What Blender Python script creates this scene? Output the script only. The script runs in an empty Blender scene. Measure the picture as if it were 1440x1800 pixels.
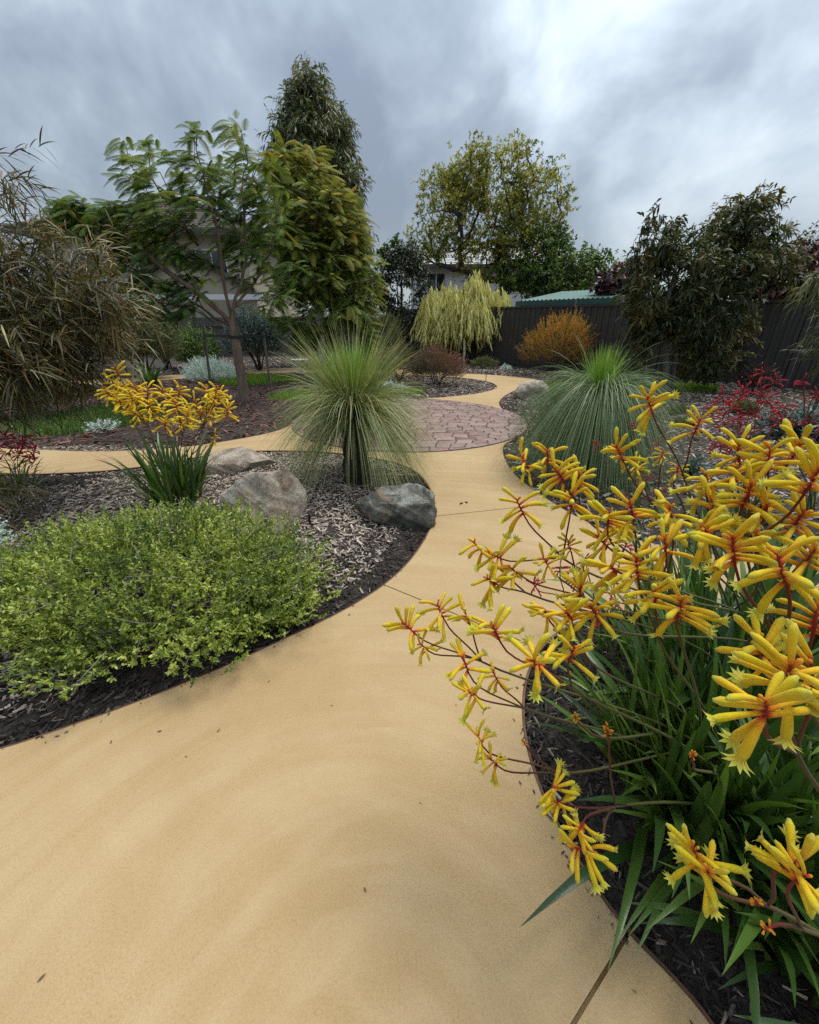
import bpy, math
import numpy as np
from mathutils import Vector, Matrix, Quaternion
R = math.radians
SC = bpy.context.scene
COL = SC.collection

# ------------------------------------------------------------------ camera
CH, PITCH, F = 1.4, R(25.0), 720.0           # eye height, downward pitch, focal length in photo pixels (1440 wide)
cam = bpy.data.cameras.new('camera'); cam.sensor_fit = 'HORIZONTAL'; cam.sensor_width = 36; cam.lens = 18
cam.clip_start = 0.02; cam.clip_end = 2000
co = bpy.data.objects.new('camera', cam); COL.objects.link(co)
co.location = (0, 0, CH); co.rotation_euler = (math.pi/2-PITCH, 0, 0); SC.camera = co

# ------------------------------------------------------------------ world: overcast sky
SUN_EL, SUN_AZ = R(64), R(48)                # azimuth measured from +Y (view direction) towards +X
w = bpy.data.worlds.new('World'); SC.world = w; w.use_nodes = True
nt = w.node_tree; nt.nodes.clear(); N = nt.nodes; K = nt.links
def nd(t, **kw):
    n = N.new(t)
    for k, v in kw.items(): setattr(n, k, v)
    return n
def mth(op, a, b=None, c=None, clamp=False):
    n = N.new('ShaderNodeMath'); n.operation = op; n.use_clamp = clamp
    for i, v in enumerate((a, b, c)):
        if v is None: continue
        if isinstance(v, (int, float)): n.inputs[i].default_value = v
        else: K.new(v, n.inputs[i])
    return n.outputs[0]
out = nd('ShaderNodeOutputWorld'); bg = nd('ShaderNodeBackground'); bg.inputs['Strength'].default_value = 0.1
K.new(bg.outputs[0], out.inputs[0])
sky = nd('ShaderNodeTexSky', sky_type='NISHITA'); sky.sun_disc = False; sky.sun_elevation = SUN_EL; sky.sun_rotation = SUN_AZ
tc = nd('ShaderNodeTexCoord'); sx = nd('ShaderNodeSeparateXYZ'); K.new(tc.outputs['Generated'], sx.inputs[0])
zc = mth('MAXIMUM', sx.outputs[2], 0.0); zz = mth('ADD', zc, 0.62)
cx = nd('ShaderNodeCombineXYZ'); K.new(mth('DIVIDE', sx.outputs[0], zz), cx.inputs[0]); K.new(mth('DIVIDE', sx.outputs[1], zz), cx.inputs[1])
def noise_w(scale, detail, rough, dist, off, rot=0.0, sc=(1, 1, 1)):
    mp = nd('ShaderNodeMapping'); mp.inputs['Location'].default_value = off; mp.inputs['Scale'].default_value = sc
    mp.inputs['Rotation'].default_value = (0, 0, rot)
    K.new(cx.outputs[0], mp.inputs[0])
    n = nd('ShaderNodeTexNoise'); n.inputs['Scale'].default_value = scale; n.inputs['Detail'].default_value = detail
    n.inputs['Roughness'].default_value = rough; n.inputs['Distortion'].default_value = dist
    K.new(mp.outputs[0], n.inputs['Vector']); return n.outputs['Fac']
n1 = noise_w(1.75, 5, 0.5, 0.25, (0.4, -7.9, 0), R(18), (1.0, 0.8, 1))
n2 = noise_w(4.6, 7, 0.55, 0.3, (-14.8, 0.4, 0), R(25), (1.1, 0.85, 1))
nn = mth('ADD', mth('MULTIPLY', n1, 0.64), mth('MULTIPLY', n2, 0.36))
cr = nd('ShaderNodeValToRGB'); K.new(nn, cr.inputs[0])
e = cr.color_ramp.elements
e[0].position = 0.40; e[0].color = (0.11, 0.13, 0.158, 1)
e[1].position = 0.635; e[1].color = (0.39, 0.43, 0.455, 1)
for p, c in ((0.47, (0.165, 0.194, 0.226, 1)), (0.54, (0.255, 0.295, 0.33, 1))):
    x = e.new(p); x.color = c
# pale band low down, overcast brightening overhead, steepened to keep the ground lit
hz = mth('POWER', mth('SUBTRACT', 1.0, zc, clamp=True), 9.0)
mh = nd('ShaderNodeMix', data_type='RGBA'); K.new(mth('MULTIPLY', hz, 0.6), mh.inputs['Factor']); K.new(cr.outputs[0], mh.inputs['A'])
mh.inputs['B'].default_value = (0.36, 0.40, 0.435, 1)
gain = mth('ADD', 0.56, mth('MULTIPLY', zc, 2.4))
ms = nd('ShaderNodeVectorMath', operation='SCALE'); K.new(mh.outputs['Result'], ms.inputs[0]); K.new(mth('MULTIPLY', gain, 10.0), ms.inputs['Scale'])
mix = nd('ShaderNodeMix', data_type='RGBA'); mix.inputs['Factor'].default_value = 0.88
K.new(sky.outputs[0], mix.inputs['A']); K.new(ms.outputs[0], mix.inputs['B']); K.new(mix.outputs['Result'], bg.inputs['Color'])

# ------------------------------------------------------------------ sun behind cloud
sl = bpy.data.lights.new('sun', 'SUN'); sl.energy = 1.5; sl.angle = R(24); sl.color = (1.0, 0.95, 0.86)
so = bpy.data.objects.new('sun', sl); COL.objects.link(so)
sd = Vector((math.sin(SUN_AZ)*math.cos(SUN_EL), math.cos(SUN_AZ)*math.cos(SUN_EL), math.sin(SUN_EL)))
so.rotation_euler = sd.to_track_quat('Z', 'Y').to_euler(); so.location = (20, 20, 30)

SC.view_settings.view_transform = 'Standard'; SC.view_settings.look = 'None'
SC.view_settings.exposure = 0.95; SC.view_settings.gamma = 1.0; SC.view_settings.use_curve_mapping = False
SC.render.engine = 'CYCLES'; SC.cycles.max_bounces = 8; SC.cycles.use_denoising = False
SC.cycles.transparent_max_bounces = 8

# ------------------------------------------------------------------ photo pixel -> place
SP, CP = math.sin(PITCH), math.cos(PITCH)
def drop(py): return SP*F + CP*(py-900)
def fwd(py): return CP*F - SP*(py-900)
def G(px, py, z=0.0):                        # point of the ground under a pixel
    s = (CH-z)/drop(py); return np.array(((px-720)*s, fwd(py)*s, z))
def P(px, py, Y):                            # point of a pixel's ray at distance Y
    s = Y/fwd(py); return np.array(((px-720)*s, Y, CH-s*drop(py)))
def SCL(py, Y): return Y/fwd(py)
rng = np.random.default_rng(7)
def nrm(v): return v/np.maximum(np.linalg.norm(v, axis=-1, keepdims=True), 1e-9)
def rvec(n): return nrm(rng.normal(size=(n, 3)))

# ------------------------------------------------------------------ mesh helpers
def np_mesh(name, V, Fs, tint=None, u=None, smooth=True):
    V = np.asarray(V, dtype=np.float32); me = bpy.data.meshes.new(name)
    Fs = [np.asarray(f, dtype=np.int32) for f in Fs if len(f)]
    li = np.concatenate([f.ravel() for f in Fs]); tot = np.concatenate([np.full(len(f), f.shape[1], np.int32) for f in Fs])
    st = np.concatenate(([0], np.cumsum(tot)[:-1])).astype(np.int32)
    me.vertices.add(len(V)); me.vertices.foreach_set('co', V.ravel())
    me.loops.add(len(li)); me.loops.foreach_set('vertex_index', li)
    me.polygons.add(len(tot)); me.polygons.foreach_set('loop_start', st)
    me.polygons.foreach_set('use_smooth', np.full(len(tot), smooth, dtype=bool))
    me.update(calc_edges=True)
    if tint is not None:
        a = me.attributes.new('tint', 'FLOAT', 'FACE'); a.data.foreach_set('value', np.asarray(tint, np.float32))
    if u is not None:
        a = me.attributes.new('u', 'FLOAT', 'POINT'); a.data.foreach_set('value', np.asarray(u, np.float32))
    return me
class Acc:                                   # gathers pieces of one mesh
    def __init__(s): s.V = []; s.F = {}; s.T = {}; s.U = []; s.n = 0
    def add(s, V, Fq, tint=0.5, u=0.0):
        V = np.asarray(V, float); Fq = np.asarray(Fq, int); k = Fq.shape[1]
        s.F.setdefault(k, []).append(Fq+s.n)
        s.T.setdefault(k, []).append(np.broadcast_to(np.asarray(tint, float), (len(Fq),)))
        s.U.append(np.broadcast_to(np.asarray(u, float), (len(V),))); s.V.append(V); s.n += len(V)
    def more(s, Fq, base, tint=0.5):
        Fq = np.asarray(Fq, int); k = Fq.shape[1]
        s.F.setdefault(k, []).append(Fq+base); s.T.setdefault(k, []).append(np.broadcast_to(np.asarray(tint, float), (len(Fq),)))
    def mesh(s, name, smooth=True):
        ks = sorted(s.F)
        return np_mesh(name, np.concatenate(s.V), [np.concatenate(s.F[k]) for k in ks],
                       np.concatenate([np.concatenate(s.T[k]) for k in ks]), np.concatenate(s.U), smooth)
def strips(acc, B, D, S, L, W, prof, droop=0.0, tint=None, wave=None, dpow=2.0):
    """n curved ribbons: base B, direction D, side S, length L, width W*prof, bending down by droop"""
    n = len(B); k = len(prof); t = np.linspace(0, 1, k); prof = np.asarray(prof)
    L = np.broadcast_to(L, (n,)); W = np.broadcast_to(W, (n,)); dr = np.broadcast_to(droop, (n,))
    p = B[:, None] + D[:, None]*(L[:, None]*t)[..., None]
    p = p.copy(); p[..., 2] -= (dr*L)[:, None]*t**dpow
    if wave is not None: p += wave[:, None]*(L[:, None]*np.sin(t*3.0)*0.5)[..., None]
    hw = S[:, None]*(0.5*W[:, None]*prof)[..., None]
    V = np.stack((p-hw, p+hw), 2).reshape(-1, 3)
    i = (np.arange(n)[:, None]*k*2 + np.arange(k-1)*2).ravel()
    Q = np.stack((i, i+1, i+3, i+2), 1)
    tt = rng.random(n) if tint is None else tint
    acc.add(V, Q, np.repeat(tt, k-1), np.tile(np.repeat(t, 2), n))
def side_of(D, up=None):
    n = len(D); r = rvec(n) if up is None else up
    return nrm(np.cross(D, r))
def shoots(acc, S, E, k, L, W, ang, prof=(0.35, 1.0, 0.05), droop=0.1, jit=0.35, t0=0.1, tint=None, tspread=0.25, lj=0.3, flat=0.0):
    """k leaves along each shoot S->E"""
    n = len(S); A = nrm(E-S); t = t0+(1-t0)*(np.arange(k)+rng.random((n, k)))/k
    B = S[:, None]+(E-S)[:, None]*t[..., None]
    A2 = np.repeat(A, k, 0); pr = rvec(n*k); pr = nrm(pr-A2*(pr*A2).sum(1, keepdims=True))
    if flat: pr[:, 2] *= (1-flat); pr = nrm(pr)
    a = ang*(1+jit*rng.normal(size=n*k))
    D = nrm(A2*np.cos(a)[:, None]+pr*np.sin(a)[:, None])
    base = rng.random(n) if tint is None else tint
    tt = np.clip(np.repeat(base, k)+tspread*rng.normal(size=n*k), 0, 1)
    up = np.tile((0., 0., 1.), (n*k, 1)) + 0.8*rvec(n*k)
    sc = 1+lj*rng.uniform(-1, 1, n*k)
    strips(acc, B.reshape(-1, 3), D, side_of(D, up), L*sc, W*sc, prof, droop, tt)
def tube(acc, pts, rad, sides=6, tint=0.5, cap=False, u=None):
    pts = np.asarray(pts, float); n = len(pts); rad = np.broadcast_to(np.asarray(rad, float), (n,))
    d = nrm(np.gradient(pts, axis=0)); a = np.zeros((n, 3)); ref = np.array((0.31, 0.17, 0.93)) if abs(d[0] @ (0.31, 0.17, 0.93)) < 0.9 else np.array((1., 0, 0))
    for i in range(n):
        ref = ref-d[i]*(ref@d[i]); ref /= max(np.linalg.norm(ref), 1e-9); a[i] = ref
    b = np.cross(d, a); th = np.linspace(0, 2*math.pi, sides, endpoint=False)
    V = (pts[:, None]+rad[:, None, None]*(np.cos(th)[None, :, None]*a[:, None]+np.sin(th)[None, :, None]*b[:, None])).reshape(-1, 3)
    i = np.arange(n-1)[:, None]*sides; j = np.arange(sides); j2 = (j+1) % sides
    Q = np.stack((i+j, i+j2, i+sides+j2, i+sides+j), -1).reshape(-1, 4)
    uu = np.repeat(np.linspace(0, 1, n) if u is None else u, sides)
    b0 = acc.n; acc.add(V, Q, tint, uu)
    if cap:
        acc.more([list(range(sides-1, -1, -1))], b0, tint); acc.more([list(range((n-1)*sides, n*sides))], b0, tint)
BOXF = np.array([(0, 3, 2, 1), (4, 5, 6, 7), (0, 1, 5, 4), (1, 2, 6, 5), (2, 3, 7, 6), (3, 0, 4, 7)])
def box(acc, lo, hi, M=None, tint=0.5):
    x0, y0, z0 = lo; x1, y1, z1 = hi
    V = np.array([(x0, y0, z0), (x1, y0, z0), (x1, y1, z0), (x0, y1, z0), (x0, y0, z1), (x1, y0, z1), (x1, y1, z1), (x0, y1, z1)], float)
    if M is not None: V = M(V)
    acc.add(V, BOXF, tint)
def poly(acc, pts, tint=0.5): acc.add(np.asarray(pts, float), [list(range(len(pts)))], tint)
def bez(a, b, c, n, d=None):
    t = np.linspace(0, 1, n)[:, None]; a, b, c = map(np.asarray, (a, b, c))
    if d is None: return (1-t)**2*a+2*t*(1-t)*b+t*t*c
    return (1-t)**3*a+3*t*(1-t)**2*b+3*t*t*(1-t)*c+t**3*np.asarray(d)

# ------------------------------------------------------------------ scene helpers
def thing(name, label, cat, loc, group=None):
    o = bpy.data.objects.new(name, None); o.location = tuple(float(v) for v in loc); o.empty_display_size = 0.1
    COL.objects.link(o); o['label'] = label; o['category'] = cat
    if group: o['group'] = group
    return o
def obj(name, me, mat, parent=None, label=None, cat=None, kind=None, group=None, M=None):
    o = bpy.data.objects.new(name, me); COL.objects.link(o)
    if mat is not None and not me.materials: me.materials.append(mat)
    if parent is not None:
        o.parent = parent
        if parent.type == 'EMPTY': o.matrix_parent_inverse = Matrix.Translation(-parent.location)
    if M is not None: o.matrix_basis = M
    for k, v in (('label', label), ('category', cat), ('kind', kind), ('group', group)):
        if v: o[k] = v
    return o

# ------------------------------------------------------------------ materials
def mat(name):
    m = bpy.data.materials.new(name); m.use_nodes = True
    t = m.node_tree; b = t.nodes['Principled BSDF']; return m, t, b
def ramp(t, src, cols, pos=None):
    r = t.nodes.new('ShaderNodeValToRGB'); t.links.new(src, r.inputs[0]); el = r.color_ramp.elements
    pos = pos or list(np.linspace(0, 1, len(cols)))
    while len(el) < len(cols): el.new(0.5)
    for e_, c, p in zip(el, cols, pos): e_.position = p; e_.color = (*c, 1)
    return r.outputs[0]
def attr(t, nm):
    a = t.nodes.new('ShaderNodeAttribute'); a.attribute_name = nm; return a.outputs['Fac']
def noi(t, scale, detail=4, rough=0.55, dist=0.0, coord='Object', sc=None):
    c = t.nodes.new('ShaderNodeTexCoord'); n = t.nodes.new('ShaderNodeTexNoise')
    n.inputs['Scale'].default_value = scale; n.inputs['Detail'].default_value = detail; n.inputs['Roughness'].default_value = rough; n.inputs['Distortion'].default_value = dist
    src = c.outputs[coord]
    if sc is not None:
        mp = t.nodes.new('ShaderNodeMapping'); mp.inputs['Scale'].default_value = sc; t.links.new(src, mp.inputs[0]); src = mp.outputs[0]
    t.links.new(src, n.inputs['Vector']); return n.outputs['Fac']
def mixc(t, fac, a, b, mode='MIX'):
    m = t.nodes.new('ShaderNodeMix'); m.data_type = 'RGBA'; m.blend_type = mode
    for inp, v in (('Factor', fac), ('A', a), ('B', b)):
        if isinstance(v, (int, float)): m.inputs[inp].default_value = v
        elif isinstance(v, tuple): m.inputs[inp].default_value = (*v, 1)
        else: t.links.new(v, m.inputs[inp])
    return m.outputs['Result']
def bump(t, b, src, strength, dist=0.01):
    n = t.nodes.new('ShaderNodeBump'); n.inputs['Strength'].default_value = strength; n.inputs['Distance'].default_value = dist
    t.links.new(src, n.inputs['Height']); t.links.new(n.outputs[0], b.inputs['Normal'])
FOL = 1.8
def leaf_mat(name, cols, rough=0.5, trans=0.3, spec=0.35, pos=None, at='tint', sheen=0.0, tcol=(1.0, 1.0, 0.55)):
    if at == 'tint' and trans: cols = [tuple(min(0.8, x*FOL) for x in c_) for c_ in cols]
    m, t, b = mat(name); c = ramp(t, attr(t, at), cols, pos)
    t.links.new(c, b.inputs['Base Color']); b.inputs['Roughness'].default_value = rough; b.inputs['Specular IOR Level'].default_value = spec
    if sheen: b.inputs['Sheen Weight'].default_value = sheen
    if trans:
        tr = t.nodes.new('ShaderNodeBsdfTranslucent'); t.links.new(mixc(t, 1.0, c, tcol, 'MULTIPLY'), tr.inputs['Color'])
        mx = t.nodes.new('ShaderNodeMixShader'); mx.inputs[0].default_value = trans
        o = t.nodes['Material Output']; t.links.new(b.outputs[0], mx.inputs[1]); t.links.new(tr.outputs[0], mx.inputs[2]); t.links.new(mx.outputs[0], o.inputs[0])
    return m
def plain(name, c, rough=0.6, spec=0.4, var=0.25, scale=6.0, bmp=0.0, bscale=60, metal=0.0):
    m, t, b = mat(name); n = noi(t, scale, 5)
    d = tuple(x*(1-var) for x in c); l = tuple(min(1, x*(1+var)) for x in c)
    t.links.new(ramp(t, n, (d, l), (0.3, 0.7)), b.inputs['Base Color'])
    b.inputs['Roughness'].default_value = rough; b.inputs['Specular IOR Level'].default_value = spec; b.inputs['Metallic'].default_value = metal
    if bmp: bump(t, b, noi(t, bscale, 6), bmp)
    return m
def bark(name, c1, c2, scale=14, stretch=0.25):
    m, t, b = mat(name); n = noi(t, scale, 6, 0.6, 0.4, sc=(1, 1, stretch))
    t.links.new(ramp(t, n, (c1, c2), (0.35, 0.68)), b.inputs['Base Color']); b.inputs['Roughness'].default_value = 0.85
    bump(t, b, n, 0.6, 0.01); return m
#==PART2==
# ================================================================== the paths (one sheet of concrete) and the ground
def gp(*l): return [tuple(G(x, y)[:2]) for x, y in l]
CC, CR = np.array((0.0, 6.45)), 1.80         # paved circle
def arc(a0, a1, n): return [(CC[0]+CR*math.cos(R(a)), CC[1]+CR*math.sin(R(a))) for a in np.linspace(a0, a1, n)]
contour = []
contour += [(-7, -0.9), (-4.2, 0.02), (-2.7, 0.52)]
contour += gp((0, 1318), (100, 1283), (230, 1238), (330, 1198), (420, 1160), (520, 1113), (600, 1076), (675, 1030), (728, 980), (760, 925), (767, 890), (757, 855), (735, 829), (700, 812), (640, 801), (570, 793), (505, 791))
contour += gp((430, 792), (370, 798), (226, 825), (72, 833)) + [(-4.3, 3.93), (-6.5, 4.05), (-10, 4.6)]
contour += [(-10, 5.7), (-6.5, 5.05)] + gp((66, 790), (160, 794), (222, 792), (300, 788), (370, 780), (440, 768), (490, 757)) 
contour += arc(192, 118, 8)
contour += gp((690, 703), (732, 702), (827, 694), (866, 686), (877, 679), (861, 670), (807, 663), (700, 658), (613, 654), (435, 655), (323, 665), (167, 677)) + [(-9.5, 9.6), (-16, 8.6)]
contour += [(-16, 9.9), (-10.2, 10.7)] + gp((167, 668), (323, 658), (435, 649), (560, 645), (613, 645), (700, 649), (807, 656), (877, 659.5), (935, 665), (957, 671), (945, 677), (911, 683), (888, 694), (876, 706), (880, 717))
contour += arc(22, -40, 6)
contour += gp((882, 782), (886, 807), (907, 838), (954, 872), (1007, 905), (1060, 930), (1130, 952), (1250, 975), (1440, 995)) + [(3.2, 2.2), (5.5, 2.1), (9, 2.3)]
contour += [(9, 1.3), (5.5, 1.2), (3, 1.45)] + gp((1440, 1085), (1250, 1075), (1100, 1072), (1010, 1090), (950, 1132), (924, 1185), (917, 1240), (922, 1300), (945, 1380), (980, 1450), (1020, 1520), (1060, 1580), (1105, 1640), (1180, 1714), (1255, 1800))
contour += [(0.74, 0.1), (1.05, -0.4), (1.6, -1.2), (2, -3.5), (-7, -3.5)]
def smooth(pts, it=2):
    p = np.array(pts)
    for _ in range(it):
        q = np.roll(p, -1, 0); p = np.stack((0.75*p+0.25*q, 0.25*p+0.75*q), 1).reshape(-1, 2)
    return p
CT = smooth(contour, 3)
def sdist(x, y):                             # distance to the path's edge, negative on the path
    x = np.asarray(x, float); y = np.asarray(y, float); sh = x.shape; x = x.ravel(); y = y.ravel(); res = np.empty(len(x))
    a = CT; b = np.roll(CT, -1, 0); d = b-a; dd = (d*d).sum(1)+1e-12
    for i in range(0, len(x), 4000):
        px = x[i:i+4000, None]; py = y[i:i+4000, None]
        t = np.clip(((px-a[:, 0])*d[:, 0]+(py-a[:, 1])*d[:, 1])/dd, 0, 1)
        r = np.sqrt(((px-a[:, 0]-t*d[:, 0])**2+(py-a[:, 1]-t*d[:, 1])**2).min(1))
        c = ((a[:, 1] > py) != (b[:, 1] > py)) & (px < d[:, 0]*(py-a[:, 1])/np.where(np.abs(d[:, 1]) < 1e-12, 1e-12, d[:, 1])+a[:, 0])
        res[i:i+4000] = np.where(c.sum(1) % 2 == 1, -r, r)
    return res.reshape(sh)
def lump(x, y): return (np.sin(x*1.7+0.4)*np.cos(y*1.3-0.7)+0.6*np.sin(x*0.6-y*0.9+2)+0.35*np.sin(x*4.1+y*3.3))
def H(x, y, s=None):                         # height of the beds
    s = sdist(x, y) if s is None else s
    k = np.clip(s/0.7, 0, 1); k = k*k*(3-2*k)
    return np.where(s < 0.0, -0.07, -0.025+k*(0.045+0.03*lump(x, y)))
def Hz(x, y): return float(H(np.array([x]), np.array([y]))[0])

# path: filled outline, rounded arris, saw-cut joints
cu = bpy.data.curves.new('path_outline', 'CURVE'); cu.dimensions = '2D'; cu.fill_mode = 'BOTH'; cu.extrude = 0.05; cu.bevel_depth = 0.006; cu.bevel_resolution = 2; cu.offset = -0.006
sp = cu.splines.new('POLY'); sp.points.add(len(CT)-1)
sp.points.foreach_set('co', np.concatenate((CT, np.zeros((len(CT), 1)), np.ones((len(CT), 1))), 1).ravel()); sp.use_cyclic_u = True
tmp = bpy.data.objects.new('path_outline', cu); COL.objects.link(tmp); tmp.location = (0, 0, -0.056)
jacc = Acc()
def joint(a, b, wd=0.006):
    a = np.array(a); b = np.array(b); d = (b-a)/np.linalg.norm(b-a); a = a-d*0.03; b = b+d*0.03; n = np.array((-d[1], d[0]))*wd/2
    V = [(*(a-n), -0.03), (*(b-n), -0.03), (*(b+n), -0.03), (*(a+n), -0.03), (*(a-n), 0.02), (*(b-n), 0.02), (*(b+n), 0.02), (*(a+n), 0.02)]
    jacc.add(V, BOXF)
joint(G(955, 1800)[:2]-np.array((0.09, 0.12)), G(1105, 1640)[:2], 0.009)
joint(G(680, 1030)[:2], G(905, 1122)[:2], 0.007); joint(G(768, 907)[:2], G(975, 885)[:2], 0.008)
joint(G(1360, 985)[:2], G(1360, 1085)[:2], 0.008)
joint(G(252, 790)[:2], G(252, 821)[:2], 0.009)
joint(G(1008, 1538)[:2], G(1022, 1522)[:2], 0.004)
joint((-2.4, 0.62), (-1.9, -1.5), 0.008)
jme = jacc.mesh('joint_cut', False); jo = bpy.data.objects.new('joint_cut', jme); COL.objects.link(jo)
bpy.context.view_layer.update()
me = bpy.data.meshes.new_from_object(tmp.evaluated_get(bpy.context.evaluated_depsgraph_get()))
path = bpy.data.objects.new('path', me); COL.objects.link(path); path.location = (0, 0, -0.056)
bm_ = path.modifiers.new('b', 'BOOLEAN'); bm_.operation = 'DIFFERENCE'; bm_.object = jo; bm_.solver = 'EXACT'
bpy.context.view_layer.update()
me2 = bpy.data.meshes.new_from_object(path.evaluated_get(bpy.context.evaluated_depsgraph_get()))
me2.transform(Matrix.Translation((0, 0, -0.056)))
for o_ in (path, tmp, jo): bpy.data.objects.remove(o_)
m, t, b = mat('sand_concrete')
big = noi(t, 1.3, 5, 0.6, 0.3); mid = noi(t, 9, 6, 0.65, 0.6); fine = noi(t, 260, 3, 0.6); spk = noi(t, 75, 3, 0.7)
tcn = t.nodes.new('ShaderNodeTexCoord')
def rings(loc, scale, dist):
    mp = t.nodes.new('ShaderNodeMapping'); mp.inputs['Location'].default_value = loc; t.links.new(tcn.outputs['Object'], mp.inputs[0])
    wv = t.nodes.new('ShaderNodeTexWave'); wv.wave_type = 'RINGS'; wv.rings_direction = 'Z'; wv.inputs['Scale'].default_value = scale
    wv.inputs['Distortion'].default_value = dist; wv.inputs['Detail'].default_value = 3; wv.inputs['Detail Scale'].default_value = 1.6
    t.links.new(mp.outputs[0], wv.inputs['Vector']); return wv.outputs['Fac']
def sweep(cx_, cy_, kr, kt, detail=5, rough=0.6):      # noise drawn out along arcs, as a trowel leaves it
    mp = t.nodes.new('ShaderNodeMapping'); mp.inputs['Location'].default_value = (-cx_, -cy_, 0); t.links.new(tcn.outputs['Object'], mp.inputs[0])
    sp_ = t.nodes.new('ShaderNodeSeparateXYZ'); t.links.new(mp.outputs[0], sp_.inputs[0])
    ln_ = t.nodes.new('ShaderNodeVectorMath'); ln_.operation = 'LENGTH'; t.links.new(mp.outputs[0], ln_.inputs[0])
    at_ = t.nodes.new('ShaderNodeMath'); at_.operation = 'ARCTAN2'; t.links.new(sp_.outputs[1], at_.inputs[0]); t.links.new(sp_.outputs[0], at_.inputs[1])
    cb_ = t.nodes.new('ShaderNodeCombineXYZ')
    for src, k_, ix in ((ln_.outputs['Value'], kr, 0), (at_.outputs[0], kt, 1)):
        q_ = t.nodes.new('ShaderNodeMath'); q_.operation = 'MULTIPLY'; q_.inputs[1].default_value = k_; t.links.new(src, q_.inputs[0]); t.links.new(q_.outputs[0], cb_.inputs[ix])
    n_ = t.nodes.new('ShaderNodeTexNoise'); n_.inputs['Scale'].default_value = 1.0; n_.inputs['Detail'].default_value = detail; n_.inputs['Roughness'].default_value = rough; n_.inputs['Distortion'].default_value = 0.5
    t.links.new(cb_.outputs[0], n_.inputs['Vector']); return n_.outputs['Fac']
sw = ramp(t, sweep(-0.1, 0.12, 9.0, 1.3), ((0, 0, 0), (1, 1, 1)), (0.4, 0.68)); sw2 = sweep(-0.1, 0.12, 70.0, 9.0); sw3 = ramp(t, sweep(0.6, 2.9, 7.0, 1.5), ((0, 0, 0), (1, 1, 1)), (0.42, 0.7)); gr_ = noi(t, 150, 4, 0.75)
c = ramp(t, big, ((0.36, 0.242, 0.112), (0.44, 0.312, 0.160)), (0.35, 0.68))
c = mixc(t, mixc(t, 1.0, ramp(t, mid, ((0, 0, 0), (1, 1, 1)), (0.45, 0.75)), (0.22, 0.22, 0.22), 'MULTIPLY'), c, (0.36, 0.225, 0.095))
c = mixc(t, mixc(t, 1.0, ramp(t, gr_, ((1, 1, 1), (0, 0, 0)), (0.3, 0.55)), (0.6, 0.6, 0.6), 'MULTIPLY'), c, (0.27, 0.17, 0.07))
c = mixc(t, mixc(t, 1.0, sw, (0.3, 0.3, 0.3), 'MULTIPLY'), c, (0.53, 0.40, 0.245))
c = mixc(t, mixc(t, 1.0, sw3, (0.3, 0.3, 0.3), 'MULTIPLY'), c, (0.37, 0.24, 0.105))
c = mixc(t, mixc(t, 1.0, ramp(t, spk, ((1, 1, 1), (0, 0, 0)), (0.22, 0.36)), (0.5, 0.5, 0.5), 'MULTIPLY'), c, (0.25, 0.155, 0.07))
t.links.new(c, b.inputs['Base Color']); b.inputs['Roughness'].default_value = 0.72; b.inputs['Specular IOR Level'].default_value = 0.3
ad = t.nodes.new('ShaderNodeMath'); ad.operation = 'ADD'; t.links.new(fine, ad.inputs[0])
mu = t.nodes.new('ShaderNodeMath'); mu.operation = 'MULTIPLY'; mu.inputs[1].default_value = 0.8; t.links.new(sw2, mu.inputs[0]); t.links.new(mu.outputs[0], ad.inputs[1])
bump(t, b, ad.outputs[0], 0.5, 0.006); M_CONC = m
me2.materials.clear()
obj('path', me2, M_CONC, kind='structure')

# thin brown edging along both sides of the path
ea = Acc(); tg = nrm(np.roll(CT, -1, 0)-np.roll(CT, 1, 0)); nr = np.stack((tg[:, 1], -tg[:, 0]), 1)
if sdist(np.array([(CT+nr*0.02)[50, 0]]), np.array([(CT+nr*0.02)[50, 1]]))[0] < 0: nr = -nr
n_ = len(CT); o1 = CT+nr*0.001; o2 = CT+nr*0.009
V = np.concatenate([np.c_[o1, np.full(n_, -0.09)], np.c_[o1, np.full(n_, -0.004)], np.c_[o2, np.full(n_, -0.004)], np.c_[o2, np.full(n_, -0.09)]])
i = np.arange(n_); j = (i+1) % n_
ea.add(V, np.concatenate([np.stack((i+k*n_, j+k*n_, j+(k+1)*n_, i+(k+1)*n_), 1) for k in range(3)]))
obj('path_edging', ea.mesh('path_edging', False), plain('edging_brown', (0.11, 0.055, 0.032), 0.7, 0.3, 0.4, 12), kind='structure')

# ground: one sheet, fine near the camera, reaching the horizon
xs = np.concatenate((-np.geomspace(400, 13, 14), np.arange(-12.5, 12.6, 0.14), np.geomspace(13, 400, 14)))
ys = np.concatenate((-np.geomspace(300, 4, 10), np.arange(-3.5, 20.1, 0.14), np.geomspace(20.6, 600, 16)))
X, Y = np.meshgrid(xs, ys); s_ = np.full(X.shape, 5.0); inn = (np.abs(X) < 17) & (Y > -4) & (Y < 15); s_[inn] = sdist(X[inn], Y[inn])
Z = H(X, Y, s_); Z = np.where((np.abs(X) > 12.6) | (Y > 20.2), 0.02, Z); Z = np.where((s_ < 0.0), -0.08, Z)
nx = len(xs); i = (np.arange(len(ys)-1)[:, None]*nx+np.arange(nx-1)).ravel()
m, t, b = mat('garden_soil')
c = ramp(t, noi(t, 45, 6, 0.7, 0.8), ((0.012, 0.009, 0.007), (0.05, 0.038, 0.03), (0.14, 0.115, 0.095)), (0.35, 0.55, 0.75))
t.links.new(mixc(t, ramp(t, noi(t, 0.8, 3), ((0, 0, 0), (0.5, 0.5, 0.5)), (0.4, 0.65)), c, (0.045, 0.028, 0.02)), b.inputs['Base Color']); b.inputs['Roughness'].default_value = 0.95
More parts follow.
